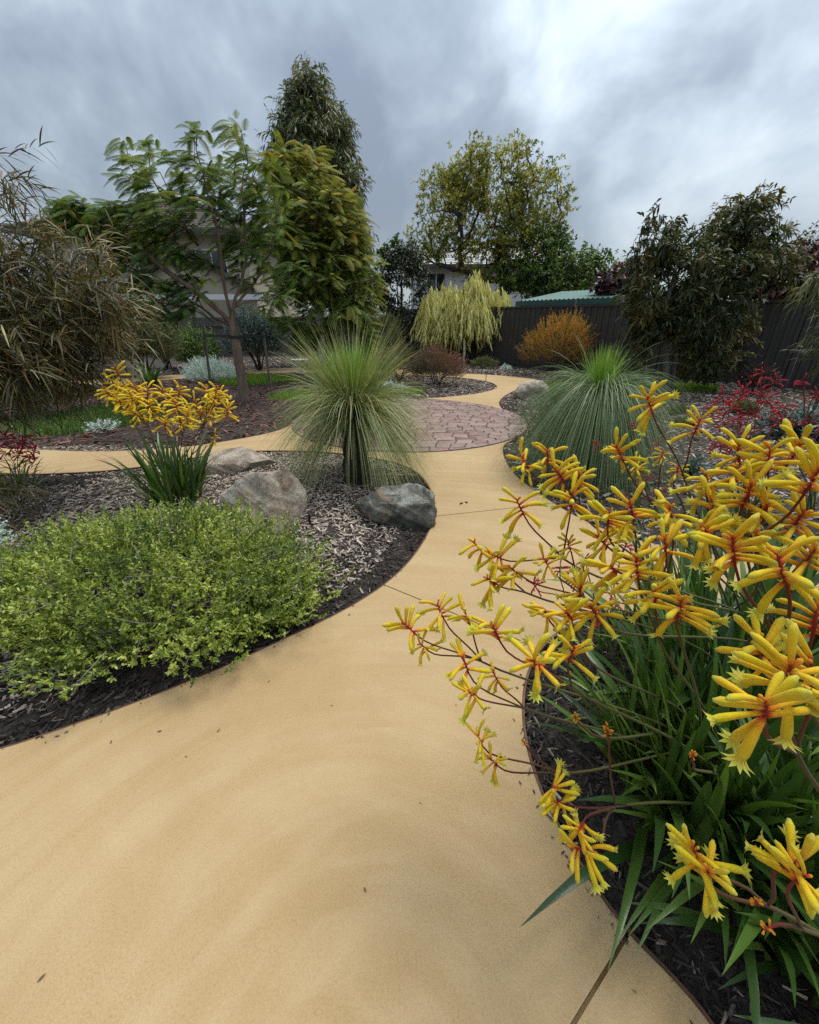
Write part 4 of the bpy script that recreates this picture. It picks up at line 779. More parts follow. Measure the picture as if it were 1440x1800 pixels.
shrub('silver_bush', 'grey green seedling between yellow and red kangaroo paws', G(1215, 840), 0.14, 0.12, 0.2, L_BLUE, 46, 8, 0.1, 0.05, 0.018, 0.8)
# reddish blooms on the back grevillea
# ------------------------------------------------------------------ grass patches
def lawn(name, label, cx, cy, rx, ry, n, h, mt=L_GRASS, w_=0.006):
    r = np.sqrt(rng.random(n))*(1+0.1*np.sin(7*rng.random(n))); a = rng.uniform(0, 2*math.pi, n); x = cx+rx*r*np.cos(a); y = cy+ry*r*np.sin(a); s = sdist(x, y); k = s > 0.02; x, y, s = x[k], y[k], s[k]; n = len(x)
    B = np.stack((x, y, H(x, y, s)), 1); D = nrm(rvec(n)*0.55+np.array((0, 0, 1))); acc = Acc(); strips(acc, B, D, side_of(D), h*rng.uniform(0.5, 1.2, n), w_, (1, 0.8, 0.1), rng.uniform(0, 0.4, n))
    return obj(name, acc.mesh(name), mt, label=label, cat='grass', kind='stuff')
lawn('grass', 'bright green grass behind the fern-leaved tree', *G(458, 672)[:2], 0.95, 0.75, 9000, 0.16)
lawn('grass', 'light green grass patch behind the left grass tree', *G(560, 697)[:2], 0.95, 0.55, 7000, 0.12)
lawn('grass', 'dark green ground cover across the path behind the yellow kangaroo paw', *G(165, 738)[:2], 1.0, 0.95, 12000, 0.10, L_BUSH, 0.012)
lawn('grass', 'green grass strip along the foot of the metal fence', 5.9, 9.6, 1.0, 0.55, 9000, 0.16)
lawn('grass', 'green grass behind the right grass tree', 3.5, 9.5, 0.7, 0.5, 4000, 0.16)
lawn('grass', 'green grass patch beside the far bend of the path', -0.2, 9.0, 0.5, 0.3, 3000, 0.12)
#==PART4==
# ================================================================== grass trees
L_NEED = leaf_mat('grasstree_needle', ((0.06, 0.085, 0.034), (0.115, 0.14, 0.052), (0.18, 0.195, 0.075), (0.28, 0.26, 0.115)), 0.45, 0.2, 0.4)
L_NEEDN = leaf_mat('grasstree_new_needle', ((0.055, 0.11, 0.015), (0.10, 0.18, 0.025), (0.16, 0.25, 0.04), (0.23, 0.31, 0.08)), 0.42, 0.3, 0.4)
L_NEED2 = leaf_mat('grasstree_dark_needle', ((0.03, 0.055, 0.024), (0.055, 0.09, 0.036), (0.09, 0.13, 0.05), (0.16, 0.185, 0.085)), 0.45, 0.2, 0.4)
B_BLACK = bark('burnt_trunk', (0.006, 0.005, 0.004), (0.025, 0.02, 0.016), 30, 1.0)
def grasstree(label, base, hc, L, n, nnew, spread=1.0, e0=62, lnew=0.7, wn=17, qp=0.8, nm=None, low=40, gap=False):
    x, y = base[0], base[1]; z0 = Hz(x, y); o = thing('grass_tree', label, 'grass tree', (x, y, z0), 'grass trees flanking the path')
    a = Acc(); zz = np.linspace(z0-0.05, z0+hc, 14); tube(a, np.c_[np.full(14, x), np.full(14, y), zz], 0.105+0.012*np.sin(np.arange(14)*2.1)+np.linspace(0.03, 0, 14), 16, cap=True)
    # stubs of burnt leaf bases
    k = 900; th = rng.uniform(0, 2*math.pi, k); zz = rng.uniform(z0, z0+hc, k); D = nrm(np.stack((np.cos(th), np.sin(th), rng.uniform(-0.5, 0.3, k)), 1)); B = np.stack((x+0.10*np.cos(th), y+0.10*np.sin(th), zz), 1)
    strips(a, B, D, side_of(D, np.tile((0, 0, 1.), (k, 1))), 0.035, 0.012, (1, 0.8, 0.5))
    obj('trunk', a.mesh('trunk'), B_BLACK, o)
    # arching old needles
    th = rng.uniform(0, 2*math.pi, n); q = rng.random(n); el = R(e0)-R(e0+low)*q**qp; el += rng.normal(0, 0.12, n)
    D = np.stack((np.cos(th)*np.cos(el), np.sin(th)*np.cos(el), np.sin(el)), 1); B = np.stack((x+0.06*np.cos(th), y+0.06*np.sin(th), z0+hc-0.10*q), 1)
    LL = L*rng.uniform(0.75, 1.1, n)*np.interp(el, (-0.7, -0.1, 0.4), (0.55, 0.72, 1)); dr = np.clip(0.85*np.cos(el)*spread+0.12*rng.normal(size=n), 0.05, 1.5); dr = np.where(el > R(50), dr*0.45, dr)
    if gap:                                  # broken away on the side of the path, baring the trunk
        kk = ~((np.abs(th-R(262)) < R(24)) & (el < R(38)) & (rng.random(n) < 0.85)); B, D, LL, dr = B[kk], D[kk], LL[kk], dr[kk]; n = len(B)
    la = Acc(); strips(la, B, D, side_of(D), LL, 0.0038, (1, 1, 0.95, 0.9, 0.85, 0.7, 0.5, 0.2), dr, wave=0.02*rvec(n), dpow=2.2)
    # keep the skirt off the ground
    for V in la.V: V[:, 2] = np.where(V[:, 2] < z0+0.03, z0+0.03+(V[:, 2]-z0-0.03)*0.06, V[:, 2])
    obj('needle_skirt', la.mesh('needle_skirt'), nm or L_NEED, o, kind='stuff')
    th = rng.uniform(0, 2*math.pi, nnew); el = R(88)-np.abs(rng.normal(0, R(wn), nnew)); D = np.stack((np.cos(th)*np.cos(el), np.sin(th)*np.cos(el), np.sin(el)), 1)
    B = np.stack((x+0.05*np.cos(th)*rng.random(nnew), y+0.05*np.sin(th)*rng.random(nnew), np.full(nnew, z0+hc-0.06)), 1)
    lb_ = Acc(); strips(lb_, B, D, side_of(D), lnew*rng.uniform(0.65, 1.1, nnew), 0.0036, (1, 1, 0.9, 0.7, 0.2), rng.uniform(0.0, 0.12, nnew)); obj('new_needles', lb_.mesh('new_needles'), L_NEEDN, o, kind='stuff')
    return o
g = G(627, 852); grasstree('grass tree with black trunk and light green needles beside the paved circle', (g[0], g[1]+0.08), 0.70, 0.88, 3600, 1300, 0.95, 64, 0.6, 16, 1.0, None, 26, True)
g = G(1035, 838); grasstree('dark green domed grass tree on the bank in front of the fence', (g[0], g[1]+0.12), 0.80, 1.0, 4200, 420, 1.3, 42, 0.46, 16, 0.8, L_NEED2)

# ================================================================== strap leaves and kangaroo paws
L_STRAP = leaf_mat('strap_leaf', ((0.014, 0.034, 0.008), (0.026, 0.055, 0.011), (0.044, 0.085, 0.015), (0.08, 0.125, 0.026)), 0.3, 0.25, 0.55)
def rnd_leaf_material(m):
    t = m.node_tree; oi = t.nodes.new('ShaderNodeObjectInfo')
    rp = [n for n in t.nodes if n.bl_idname == 'ShaderNodeValToRGB'][0]; t.links.new(oi.outputs['Random'], rp.inputs[0])
    b = t.nodes['Principled BSDF']; bump(t, b, noi(t, 40, 3, 0.5, 0, 'Object', (3.0, 3.0, 0.15)), 0.25, 0.002)
rnd_leaf_material(L_STRAP)
def strap_mesh(lean, bend, wd, k=9, twist=0.0):
    """unit strap leaf rising along +Z and leaning to +X, folded along its keel"""
    t_ = np.linspace(0, 1, k); ang = lean+bend*t_**1.5; dx = np.sin(ang); dz = np.cos(ang); ds = 1/(k-1)
    x = np.concatenate(([0], np.cumsum((dx[1:]+dx[:-1])/2*ds))); z = np.concatenate(([0], np.cumsum((dz[1:]+dz[:-1])/2*ds)))
    wp = np.interp(t_, (0, 0.15, 0.5, 0.8, 1), (0.75, 1, 0.95, 0.6, 0.03))*wd/2; nxv = np.stack((dz, 0*dz, -dx), 1); tw = twist*t_
    c_ = np.stack((x, 0*x, z), 1); sd_ = np.stack((np.sin(tw)*dz, np.cos(tw), -np.sin(tw)*dx), 1)
    V = np.stack((c_-sd_*wp[:, None]+nxv*(wp*0.35)[:, None]*-1, c_, c_+sd_*wp[:, None]+nxv*(wp*0.35)[:, None]*-1), 1).reshape(-1, 3)
    i = np.arange(k-1)*3; Q = np.concatenate((np.stack((i, i+1, i+4, i+3), 1), np.stack((i+1, i+2, i+5, i+4), 1)))
    return np_mesh('leaf', V, [Q], np.full(len(Q), 0.5))
STRAPS = [strap_mesh(R(a), R(bd), wd, twist=tw) for a, bd, wd, tw in ((4, 14, 0.034, 0.4), (8, 22, 0.036, -0.3), (14, 30, 0.034, 0.5), (18, 42, 0.038, -0.6), (26, 45, 0.036, 0.3), (34, 50, 0.04, -0.4), (45, 62, 0.04, 0.5), (55, 70, 0.042, -0.3))]
for s_ in STRAPS: s_.materials.append(L_STRAP)
def fan(par, base, n, L, rad, wide=1.0, lo=0, hi=8, wscale=1.0, name='leaf', bias=None):
    for q in range(n):
        v = int(np.clip(rng.beta(1.4, 1.6)*(hi-lo)+lo, lo, hi-1)); az = rng.uniform(0, 2*math.pi)
        if bias is not None and rng.random() < 0.45: az = bias+rng.normal(0, 0.9)
        r = rad*math.sqrt(rng.random()); a2 = az+rng.normal(0, 0.7); l_ = L*rng.uniform(0.6, 1.12)
        M = Matrix.Translation((base[0]+r*math.cos(a2), base[1]+r*math.sin(a2), base[2]-0.03))@Matrix.Rotation(az+rng.normal(0, 0.2), 4, 'Z')@Matrix.Diagonal((l_*wide, l_*wscale, l_, 1))
        obj(name, STRAPS[v], None, par, M=M)
# flowers: curved furry tubes, red at the foot, splitting into pointed lobes
def flower_mesh(opened, bend, L=1.0, fat=1.0):
    acc = Acc(); k = 8; sides = 8; t_ = np.linspace(0, 1, k); ang = bend*t_; ds = L/(k-1)
    x = np.concatenate(([0], np.cumsum(np.sin(ang[1:])*ds))); z = np.concatenate(([0], np.cumsum(np.cos(ang[1:])*ds)))
    rd = np.interp(t_, (0, 0.08, 0.2, 0.55, 0.85, 1), (0.035, 0.066, 0.058, 0.08, 0.098, 0.08 if opened else 0.035))*fat*L**0.3
    c_ = np.stack((x, 0*x, z), 1); b0 = acc.n; tube(acc, c_, rd, sides, u=t_*(0.82 if opened else 0.9))
    if opened:                               # six lobes, spread like a little hand
        d = np.array((math.sin(bend), 0, math.cos(bend))); nx_ = np.array((d[2], 0, -d[0])); yv = np.array((0, 1., 0)); e0 = c_[-1]
        for q in range(6):
            a = (q-2.5)*0.62; rv = -nx_*math.cos(a)*0.9+yv*math.sin(a); f0 = e0+rv*rd[-1]*0.85; sdv = nrm(np.cross(d, rv))
            B = f0[None]; out_ = nrm(d*0.75+rv*0.9); p1 = f0+out_*0.12+d*0.03; p2 = p1+nrm(rv*0.95+d*0.25)*0.14
            V = [f0-sdv*0.055, f0+sdv*0.055, p1+sdv*0.045, p1-sdv*0.045, p2]; acc.add(V, [(0, 1, 2, 3)], u=[0.82, 0.82, 0.92, 0.92, 1.0]); acc.more([(3, 2, 4)], acc.n-5)
        for q in range(5):                   # stamens
            rv = -nx_*0.5+yv*(q-2)*0.25; strips(acc, (e0-d*0.1)[None], nrm(d+rv*0.5)[None], nrm(np.cross(d, rv))[None], 0.22, 0.02, (1, 1, 0.6))
    else:
        acc.more([list(range((k-1)*sides, k*sides))], b0)
    return acc.mesh('flower')
def tint_vary(t):                            # every flower a slightly different hue
    rp = [n for n in t.nodes if n.bl_idname == 'ShaderNodeValToRGB'][0]; oi = t.nodes.new('ShaderNodeObjectInfo')
    hs_ = t.nodes.new('ShaderNodeHueSaturation'); outs = [l.to_socket for l in rp.outputs[0].links]; t.links.new(rp.outputs[0], hs_.inputs['Color'])
    mr = t.nodes.new('ShaderNodeMapRange'); mr.inputs['To Min'].default_value = 0.488; mr.inputs['To Max'].default_value = 0.512; t.links.new(oi.outputs['Random'], mr.inputs[0]); t.links.new(mr.outputs[0], hs_.inputs['Hue'])
    n_ = noi(t, 5, 3); mv = t.nodes.new('ShaderNodeMapRange'); mv.inputs['From Min'].default_value = 0.3; mv.inputs['From Max'].default_value = 0.7; mv.inputs['To Min'].default_value = 0.88; mv.inputs['To Max'].default_value = 1.12; t.links.new(n_, mv.inputs[0]); t.links.new(mv.outputs[0], hs_.inputs['Value'])
    for s_ in outs: t.links.new(hs_.outputs[0], s_)
def petal_mat(name, cols, pos, trans=0.2, tcol=(1, 0.85, 0.3)):
    m = leaf_mat(name, cols, 0.7, trans, 0.15, pos, 'u', sheen=0.12, tcol=tcol); t = m.node_tree; bump(t, t.nodes['Principled BSDF'], noi(t, 70, 4, 0.7), 0.4, 0.02); tint_vary(t); return m
PM_Y = petal_mat('paw_yellow', ((0.28, 0.012, 0.006), (0.55, 0.08, 0.007), (0.80, 0.34, 0.008), (0.82, 0.52, 0.010), (0.74, 0.57, 0.018), (0.52, 0.55, 0.11)), (0.0, 0.06, 0.14, 0.3, 0.75, 1.0))
PM_O = petal_mat('paw_orange', ((0.25, 0.02, 0.006), (0.60, 0.12, 0.01), (0.78, 0.30, 0.012), (0.80, 0.38, 0.015)), (0, 0.2, 0.5, 1))
PM_R = petal_mat('paw_red', ((0.16, 0.006, 0.010), (0.32, 0.010, 0.020), (0.46, 0.014, 0.035), (0.52, 0.03, 0.06)), (0, 0.3, 0.7, 1), 0.15, (1, 0.5, 0.5))
PM_YF = petal_mat('paw_gold', ((0.40, 0.05, 0.006), (0.84, 0.46, 0.01), (0.88, 0.58, 0.012), (0.88, 0.64, 0.03), (0.80, 0.66, 0.10)), (0, 0.12, 0.35, 0.7, 1))
def fl_set(m1, m2):
    l = [flower_mesh(o, R(bd), 1, f) for o, bd, f in ((1, 28, 1.0), (1, 45, 1.1), (1, 15, 0.95), (0, 30, 1.0), (0, 48, 0.9), (0, 12, 1.05))]
    for q in l: q.materials.append(m1)
    bd_ = [flower_mesh(0, R(a), 1, 1.9) for a in (10, 25)]
    for q in bd_: q.materials.append(m2)
    return l, bd_
FS_Y = fl_set(PM_Y, PM_O); FS_R = fl_set(PM_R, PM_R); FS_G = fl_set(PM_YF, PM_O)
ST_Y = leaf_mat('paw_stalk', ((0.05, 0.06, 0.014), (0.08, 0.08, 0.02), (0.085, 0.05, 0.02), (0.12, 0.018, 0.010), (0.20, 0.012, 0.008)), 0.75, 0, 0.2, (0, 0.45, 0.65, 0.85, 1), 'u', sheen=0.05)
ST_R = leaf_mat('paw_red_stalk', ((0.07, 0.075, 0.03), (0.10, 0.07, 0.035), (0.14, 0.03, 0.025), (0.20, 0.012, 0.016)), 0.75, 0, 0.2, (0, 0.5, 0.75, 1), 'u', sheen=0.05)
def basis(d, side):
    d = Vector(d).normalized(); s = Vector(side); s = (s-d*s.dot(d)).normalized(); y = d.cross(s)
    return Matrix(((s.x, y.x, d.x, 0), (s.y, y.y, d.y, 0), (s.z, y.z, d.z, 0), (0, 0, 0, 1)))
def paw(label, base, heads, fs, stm, flen, nleaf, Lleaf, rad, rstalk=0.0045, leafkw=None, group=None, maxper=4, reach=0.2, nfl=(9, 13), name='kangaroo_paw', budp=0.12):
    """heads: (point, size factor). Stalks gather nearby heads, every flower is a piece of its stalk"""
    base = np.array(base, float); o = thing(name, label, 'flower plant', base, group)
    if nleaf: fan(o, base, nleaf, Lleaf, rad, **(leafkw or {}))
    pool = list(range(len(heads))); pts = np.array([h[0] for h in heads]); tot = 0
    while pool:
        far = max(pool, key=lambda q: np.linalg.norm(pts[q]-base)); grp = sorted([q for q in pool if np.linalg.norm(pts[q]-pts[far]) < reach], key=lambda q: np.linalg.norm(pts[q]-pts[far]))[:rng.integers(2, maxper+1)]
        for q in grp: pool.remove(q)
        cen = pts[grp].mean(0); dirn = nrm(cen-base); fork = cen-dirn*min(0.16, 0.35*np.linalg.norm(cen-base))*(1 if len(grp) > 1 else 0.5)-np.array((0, 0, 0.02))
        a2 = rng.uniform(0, 6.28); b_ = base+np.array((math.cos(a2), math.sin(a2), 0))*rad*0.6*rng.random()-np.array((0, 0, 0.02)); hgt = np.linalg.norm(fork-b_)
        ctl = b_+np.array((0, 0, 1.0))*hgt*0.45+(fork-b_)*np.array((0.12, 0.12, 0)); ctl2 = fork-dirn*hgt*0.25+np.array((0, 0, 0.02))
        acc = Acc(); n = 14; tube(acc, bez(b_, ctl, ctl2, n, fork), np.linspace(rstalk*1.25, rstalk*0.85, n), 7, u=np.linspace(0, 0.62, n)); fl = []
        for q in grp:
            e_, sz, kind = pts[q], heads[q][1], heads[q][2] if len(heads[q]) > 2 else 0
            dd = nrm(e_-fork); ed = nrm(dd+rng.normal(0, 0.2, 3)+np.array((0, 0, 0.45))); al = flen*sz*(1.0 if kind == 0 else 0.8)
            s0 = e_-ed*al*0.5; s1 = e_+ed*al*0.5
            tube(acc, bez(fork, fork+dd*np.linalg.norm(s0-fork)*0.5+rng.normal(0, 0.008, 3), s0-ed*0.3*np.linalg.norm(s0-fork), 7, s0), np.linspace(rstalk*0.75, rstalk*0.6, 7), 6, u=np.linspace(0.62, 0.9, 7))
            tube(acc, [s0, (s0+s1)/2+rng.normal(0, 0.002, 3), s1], np.array((0.62, 0.7, 0.35))*rstalk*sz**0.5, 6, u=np.array((0.92, 1, 1)), cap=True)
            nf = int(rng.integers(nfl[0], nfl[1]+1)) if kind == 0 else int(rng.integers(7, 11)); view = nrm(np.array((0, 0, CH))-e_)
            side = np.cross(ed, view)+rng.normal(0, 0.35, 3); side = nrm(side-ed*(side@ed)); oth = np.cross(ed, side)
            for f in range(nf):
                tt = (f+0.5)/nf; sg = 1 if f % 2 else -1; an = (R(105)*(1-tt)**0.9+R(12))*rng.uniform(0.8, 1.2); az = rng.normal(0, 0.65)
                lat = side*sg*math.cos(az)+oth*math.sin(az); fd_ = nrm(ed*math.cos(an)+lat*math.sin(an)); pos = s0+(s1-s0)*(0.12+0.85*tt)
                bud = kind == 1 or (tt > 0.78 and rng.random() < 0.55); l_ = flen*sz*(rng.uniform(0.85, 1.15) if not bud else rng.uniform(0.22, 0.36))*(1 if kind != 2 else 0.6)
                ms_ = fs[1][rng.integers(2)] if bud else (fs[0][rng.integers(0, 3)] if (tt < 0.5 and rng.random() < 0.75) else fs[0][rng.integers(3, 6)])
                fl.append((ms_, Matrix.Translation(pos)@basis(fd_, -ed+0.3*rng.normal(size=3))@Matrix.Diagonal((l_*1.0, l_*1.0, l_, 1))))
        st = obj('flower_stalk', acc.mesh('flower_stalk'), stm, o)
        for ms_, M in fl: obj('flower', ms_, None, st, M=M); tot += 1
    return o, tot
def PD(px, py, d):                           # point on a pixel's ray at depth d along the view axis
    s = d/F; return np.array(((px-720)*s, fwd(py)*s, CH-drop(py)*s))
# front plant, in the corner of the path
hA = [(720, 1105, 1.08), (776, 1076, 1.1), (746, 1138, 1.1, .7), (822, 1088, 1.05), (872, 1112, .86), (818, 1168, 1.0), (832, 1222, .95), (872, 1190, 1.05, .75), (945, 1168, .72), (1005, 1150, .85), (845, 1302, 1.0, .75), (868, 1340, 1.0, .7), (922, 1306, .95, .5, 1), (1012, 1262, .9, .55, 1), (1068, 1284, .85, .6, 1), (975, 1385, .86, .85), (985, 1412, .85, .8), (1022, 1452, .8, .8), (1026, 1492, .8, .9),
      (960, 1078, .95), (1000, 1085, .9), (1218, 1328, .8, .5, 1), (1195, 1072, .76), (1150, 1050, .8), (1120, 1000, .82)]
hC = [(1342, 1150, .62), (1385, 1195, .52), (1345, 1250, .49), (1428, 1188, .56), (1432, 1095, .62), (1225, 1505, .62, .85), (1245, 1538, .6, .8), (1390, 1520, .57, .9), (1405, 1545, .56, .8), (1328, 1585, .62, .5, 1), (1350, 1632, .62, .6, 1), (1290, 968, .66), (1375, 1002, .6)]
hB = [(1143, 713, 1.1, 1.0), (1226, 750, 1.1, .9), (1090, 798, 1.15), (1120, 822, 1.2, .6), (1190, 828, 1.2, .6), (1165, 800, 1.2, .5), (1352, 812, .78), (1290, 838, .85), (1242, 852, .9), (1425, 850, .64), (1312, 872, .8), (1255, 893, .86), (1180, 908, .86), (1240, 935, .76), (1170, 965, .8), (1342, 905, .8), (1402, 918, .78), (1110, 900, .92), (1070, 915, .96), (1080, 1000, .9), (1060, 952, 1.0), (1420, 985, .75), (1330, 950, .8), (1300, 800, .9), (1395, 800, .8),
      (925, 816, 1.2), (962, 806, 1.2), (985, 838, 1.1), (1018, 848, 1.12), (1005, 882, 1.06), (915, 892, 1.05), (1002, 960, 1.12, .6), (842, 962, 1.1), (872, 978, 1.06), (905, 1003, 1.06), (960, 988, 1.06, .7), (865, 1022, 1.06), (1020, 1040, 1.0), (1045, 1075, .9)]
hd = lambda l: [(PD(*h[:3]), h[3] if len(h) > 3 else 1.0, h[4] if len(h) > 4 else 0) for h in l]
gA = (0.98, 0.80, 0.0); gB = (1.32, 1.18, 0.0); gC = (1.10, 0.42, 0.0)
_, n1_ = paw('big yellow kangaroo paw in front, its flowers leaning over the path', gA, hd(hA), FS_Y, ST_Y, 0.056, 300, 0.66, 0.28, 0.0034, dict(wide=0.92, wscale=1.2, bias=R(200), hi=7), 'yellow kangaroo paws')
_, n2_ = paw('tall yellow kangaroo paw behind the front one, flowers level with the bank', gB, hd(hB), FS_Y, ST_Y, 0.057, 280, 0.80, 0.34, 0.0034, dict(wide=0.75, wscale=1.15), 'yellow kangaroo paws')
paw('yellow kangaroo paw at the bottom right corner with the largest blossoms', gC, hd(hC), FS_Y, ST_Y, 0.057, 250, 0.55, 0.24, 0.004, dict(wide=0.85, wscale=1.35, hi=7), 'yellow kangaroo paws')
# yellow plant in the boulder bed
gl = G(316, 886); gl[2] = Hz(gl[0], gl[1])
hL = [(207, 655), (200, 675), (215, 690), (190, 690), (240, 688), (225, 715), (250, 700), (262, 715), (285, 690), (275, 730), (300, 700), (315, 690), (310, 715), (330, 735), (345, 712), (365, 690), (385, 700), (375, 715), (355, 725), (400, 725), (370, 735), (320, 745), (335, 730), (240, 730), (210, 705), (290, 745), (380, 690), (260, 690), (232, 700), (378, 770, 1)]
hl = [(P(h[0], h[1], gl[1]+rng.normal(0, 0.14)), 1.0 if len(h) < 3 else 0.7, 0) for h in hL]
paw('yellow kangaroo paw clump standing alone in the boulder bed', gl, hl, FS_G, ST_Y, 0.085, 120, 0.60, 0.16, 0.0036, dict(wide=0.95, wscale=1.4, lo=0, hi=6), 'yellow kangaroo paws', 4, 0.3, (8, 11))
hL2 = [(255, 755), (210, 752), (300, 760, 1), (312, 770, 1)]
# red ones
gr = G(1300, 925); gr[2] = Hz(gr[0], gr[1])
hR = [(1340, 656), (1362, 670), (1272, 700), (1297, 703), (1282, 716), (1337, 700), (1351, 703), (1307, 687), (1251, 725), (1272, 742), (1301, 739), (1318, 728), (1270, 778), (1318, 759), (1370, 722), (1381, 717), (1368, 743), (1290, 780), (1255, 780)]
paw('red kangaroo paw with loose crimson heads behind the yellow ones', gr, [(P(x, y, gr[1]+rng.normal(0, 0.1)), 1.0) for x, y in hR], FS_R, ST_R, 0.055, 40, 0.4, 0.12, 0.0035, dict(wscale=1.2), 'red kangaroo paws', 4, 0.35, (6, 9))
gr = G(1415, 915); gr[2] = Hz(gr[0], gr[1])
paw('red kangaroo paw on a stout stalk at the right edge', gr, [(P(x, y, gr[1]+rng.normal(0, 0.08)), 1.0) for x, y in ((1412, 673), (1434, 695), (1423, 742), (1438, 759), (1398, 742), (1405, 800))], FS_R, ST_R, 0.05, 26, 0.36, 0.1, 0.0055, dict(wscale=1.2), 'red kangaroo paws', 6, 0.6, (6, 9))
gr = G(1120, 905); gr[2] = Hz(gr[0], gr[1])
paw('low dark red kangaroo paw half hidden by the yellow blossoms', gr, [(P(x, y, gr[1]+rng.normal(0, 0.06)), 1.0) for x, y in ((1048, 782), (1113, 745), (1157, 782), (1140, 840), (1150, 870), (1120, 880), (1160, 900), (1100, 870), (1135, 905), (1170, 860), (1125, 845))], FS_R, ST_R, 0.034, 30, 0.3, 0.1, 0.003, dict(wscale=1.2), 'red kangaroo paws', 4, 0.3, (6, 9))
gr = np.array((0.98, 1.45, 0.0))
paw('dark red kangaroo paw at the path corner inside the yellow flowers', gr, [(PD(x, y, 1.35), 1.0) for x, y in ((985, 1000), (940, 1030), (1010, 1020), (1030, 985), (1060, 1040), (1000, 1060), (1085, 1060), (1060, 1090), (1100, 960))], FS_R, ST_R, 0.03, 30, 0.34, 0.1, 0.003, dict(wscale=1.2), 'red kangaroo paws', 4, 0.3, (6, 9))
gr = G(28, 865); gr[2] = Hz(gr[0], gr[1])
paw('red kangaroo paw under the wattle beside the left path', gr, [(P(x, y, gr[1]+rng.normal(0, 0.12)), 1.0) for x, y in ((10, 770), (25, 775), (40, 780), (50, 790), (60, 795), (18, 790), (32, 798), (5, 795), (45, 772), (52, 808), (-10, 780), (-15, 800))], FS_R, ST_R, 0.058, 50, 0.32, 0.16, 0.003, dict(wscale=1.2), 'red kangaroo paws', 4, 0.3, (7, 10))
# strappy plants
def strappy(label, base, n, L, rad, name='strappy_plant', **kw):
    o = thing(name, label, 'plant', base); fan(o, base, n, L, rad, **kw); return o
g = G(268, 682); g[2] = Hz(g[0], g[1]); strappy('dark strap-leaved plant before the far path', g, 45, 0.62, 0.12, wscale=2.2, lo=0, hi=6)

# ================================================================== small things
M_STAKE = bark('stake_wood', (0.06, 0.052, 0.045), (0.13, 0.115, 0.10), 20, 0.15); M_BLK = plain('black_rubber', (0.012, 0.012, 0.012), 0.5, 0.4, 0.2, 8)
M_STK2 = bark('stake_pale', (0.16, 0.145, 0.125), (0.28, 0.26, 0.23), 20, 0.15)
def stake(label, base, top, mt, tie=None, w_=0.038, group='tree stakes'):
    base = np.array(base); o = thing('tree_stake', label, 'stake', (base[0], base[1], 0), group); a = Acc(); b_ = base-np.array((0, 0, 0.08)); top = np.array(top)
    M = lambda V: np.array([b_+(top-b_)*v[2]+np.array((v[0], v[1], 0)) for v in V]); box(a, (-w_/2, -w_/2, 0), (w_/2, w_/2, 1), M); obj('post', a.mesh('post', False), mt, o)
    if tie is not None:
        z, tr_, r_ = tie; c = np.array((tr_[0], tr_[1], z)); f = (z-b_[2])/(top[2]-b_[2]); s = b_+(top-b_)*f; s[2] = z; dv = nrm((c-s)*np.array((1, 1, 0))); sv = np.array((-dv[1], dv[0], 0)); th = np.linspace(-math.pi/2, math.pi/2, 9)
        loop = [s-dv*0.025+sv*0.026, s+sv*0.026]+[c+(dv*math.cos(q)-sv*math.sin(q)*-1)*r_ for q in th[::-1]]+[s-sv*0.026, s-dv*0.025-sv*0.026]
        ring = np.array(loop); a = Acc(); n = len(ring); V = np.concatenate((ring-(0, 0, 0.022), ring+(0, 0, 0.022))); k = np.arange(n); k2 = (k+1) % n; a.add(V, np.stack((k, k2, n+k2, n+k), 1)); obj('tie', a.mesh('tie', False), M_BLK, o)
Yt = b0[1]; zt = P(414, 592, Yt)[2]; tx = P(412, 592, Yt)
g = G(372, 690); stake('dark timber stake on the left of the feathery tree, tied to its trunk', g, P(358, 580, g[1]), M_STAKE, (zt, tx, 0.10))
g = G(478, 697); stake('dark timber stake on the right of the feathery tree', g, P(463, 585, g[1]), M_STAKE, (zt, tx, 0.10))
g = G(1136, 672); stake('pale timber stake leaning beside the dark tree', g, P(1143, 598, g[1]), M_STK2, None, 0.05)
g = G(1155, 688); stake('short brown timber stake at the foot of the dark tree', g, P(1160, 645, g[1]), B_BROWN, None, 0.05)
g = G(1182, 692); stake('dark timber stake on the right of the dark tree trunk', g, P(1190, 610, g[1]), M_STAKE, None, 0.05)
g = G(816, 645); stake('slim silver stake beside the weeping tree trunk', g, P(816, 595, g[1]), B_PALE, None, 0.03)
g = G(590, 662); stake('short dark stake beside the white trunk', g, P(590, 640, g[1]), M_STAKE, None, 0.04)
g = G(529, 655); o = thing('bird_bath', 'small white pedestal bird bath in front of the far path', 'bird bath', (g[0], g[1], 0)); M_BB = plain('white_stone', (0.6, 0.6, 0.57), 0.7, 0.3, 0.08, 8)
def lathe(acc, c, prof, sides=20):
    th = np.linspace(0, 2*math.pi, sides, endpoint=False); V = np.concatenate([np.c_[c[0]+r*np.cos(th), c[1]+r*np.sin(th), np.full(sides, c[2]+z)] for r, z in prof]); n = len(prof)
    i = np.arange(n-1)[:, None]*sides; j = np.arange(sides); j2 = (j+1) % sides; acc.add(V, np.stack((i+j, i+j2, i+sides+j2, i+sides+j), -1).reshape(-1, 4))
zb = Hz(g[0], g[1])
a = Acc(); lathe(a, (g[0], g[1], zb), ((0.001, 0.3), (0.05, 0.30), (0.15, 0.34), (0.265, 0.375), (0.275, 0.395), (0.255, 0.40), (0.15, 0.365), (0.001, 0.345))); obj('bowl', a.mesh('bowl'), M_BB, o)
a = Acc(); lathe(a, (g[0], g[1], zb), ((0.12, -0.02), (0.12, 0.03), (0.07, 0.05), (0.04, 0.1), (0.035, 0.22), (0.05, 0.30)), 16); obj('pedestal', a.mesh('pedestal'), M_BB, o)
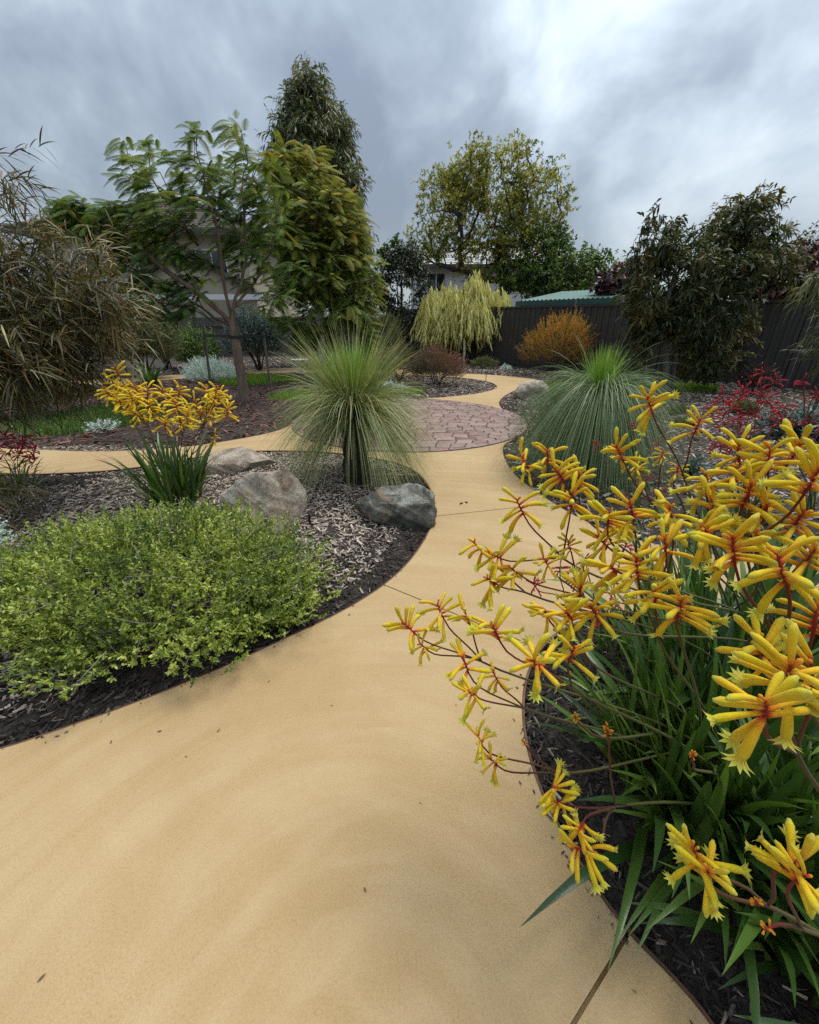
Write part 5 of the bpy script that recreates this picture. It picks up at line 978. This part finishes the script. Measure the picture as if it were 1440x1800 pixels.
def sprinkler(label, base, h):
    o = thing('sprinkler', label, 'sprinkler', base, 'black garden sprinklers'); a = Acc(); x, y, z = base
    lathe(a, base, ((0.008, -0.03), (0.008, h*0.7), (0.011, h*0.7+0.001), (0.011, h*0.78), (0.006, h*0.79), (0.006, h*0.9)), 10); obj('riser', a.mesh('riser'), M_BLK, o)
    a = Acc(); lathe(a, base, ((0.007, h*0.9+0.001), (0.013, h*0.93), (0.013, h*0.98), (0.001, h)), 10); obj('nozzle', a.mesh('nozzle'), M_BLK, o)
for lb_, (x, y), h in (('black sprinkler stub at the tip of the green ground cover', (551, 1098), 0.07), ('black sprinkler stub in the mulch between the boulders', (546, 928), 0.10), ('black sprinkler on the inner rim of the far bend', (854, 671), 0.22), ('black sprinkler stub near the feathery tree trunk', (459, 700), 0.10), ('black sprinkler by the right rim of the paved circle', (907, 778), 0.12)):
    g = G(x, y); g[2] = Hz(g[0], g[1]); sprinkler(lb_, g, h)
M_POD = plain('dry_pod', (0.10, 0.055, 0.028), 0.6, 0.3, 0.4, 60)
def pod(label, g, L, yaw, name='seed_pod', cat='seed pod', group=None):
    a = Acc(); d = np.array((math.cos(yaw), math.sin(yaw), 0)); c = g+np.array((0, 0, L*0.2)); t_ = np.linspace(-1, 1, 7); tube(a, c+d*(t_*L/2)[:, None]+np.array((0, 0, 1.))*(0.15*L*t_**2)[:, None], np.sqrt(np.maximum(0.02, 1-t_**2))*L*0.22, 8, cap=True)
    obj(name, a.mesh(name), M_POD, label=label, cat=cat, group=group)
pod('brown seed pod lying on the path, the one nearer the boulder', G(811, 886), 0.035, 0.5); pod('brown seed pod lying on the path, the one nearer the kangaroo paw', G(820, 884), 0.03, 2.3)
M_DRY = leaf_mat('dry_leaf', ((0.10, 0.06, 0.03), (0.16, 0.10, 0.045), (0.22, 0.15, 0.07)), 0.7, 0, 0.2)
for x, y in ((66, 1727), (195, 1308), (382, 1288), (738, 1410), (585, 1240), (330, 1330), (1120, 1745), (470, 1200), (285, 1285), (890, 1330), (640, 1560), (800, 1240), (700, 790)):
    g = G(x, y); a = Acc(); yaw = rng.uniform(0, 6.28); D = np.array([(math.cos(yaw), math.sin(yaw), 0.12)]); L = rng.uniform(0.008, 0.018); strips(a, (g+(0, 0, 0.002))[None], D, side_of(D, np.array([(0, 0.2, 1.)])), L, L*0.4, (0.2, 1, 0.9, 0.1), 0.1)
    obj('fallen_leaf', a.mesh('fallen_leaf'), M_DRY, label='tiny dry brown leaf fragment lying on the sandy path', cat='leaf', group='dry leaf fragments on the path')
print('flowers', n1_, n2_)
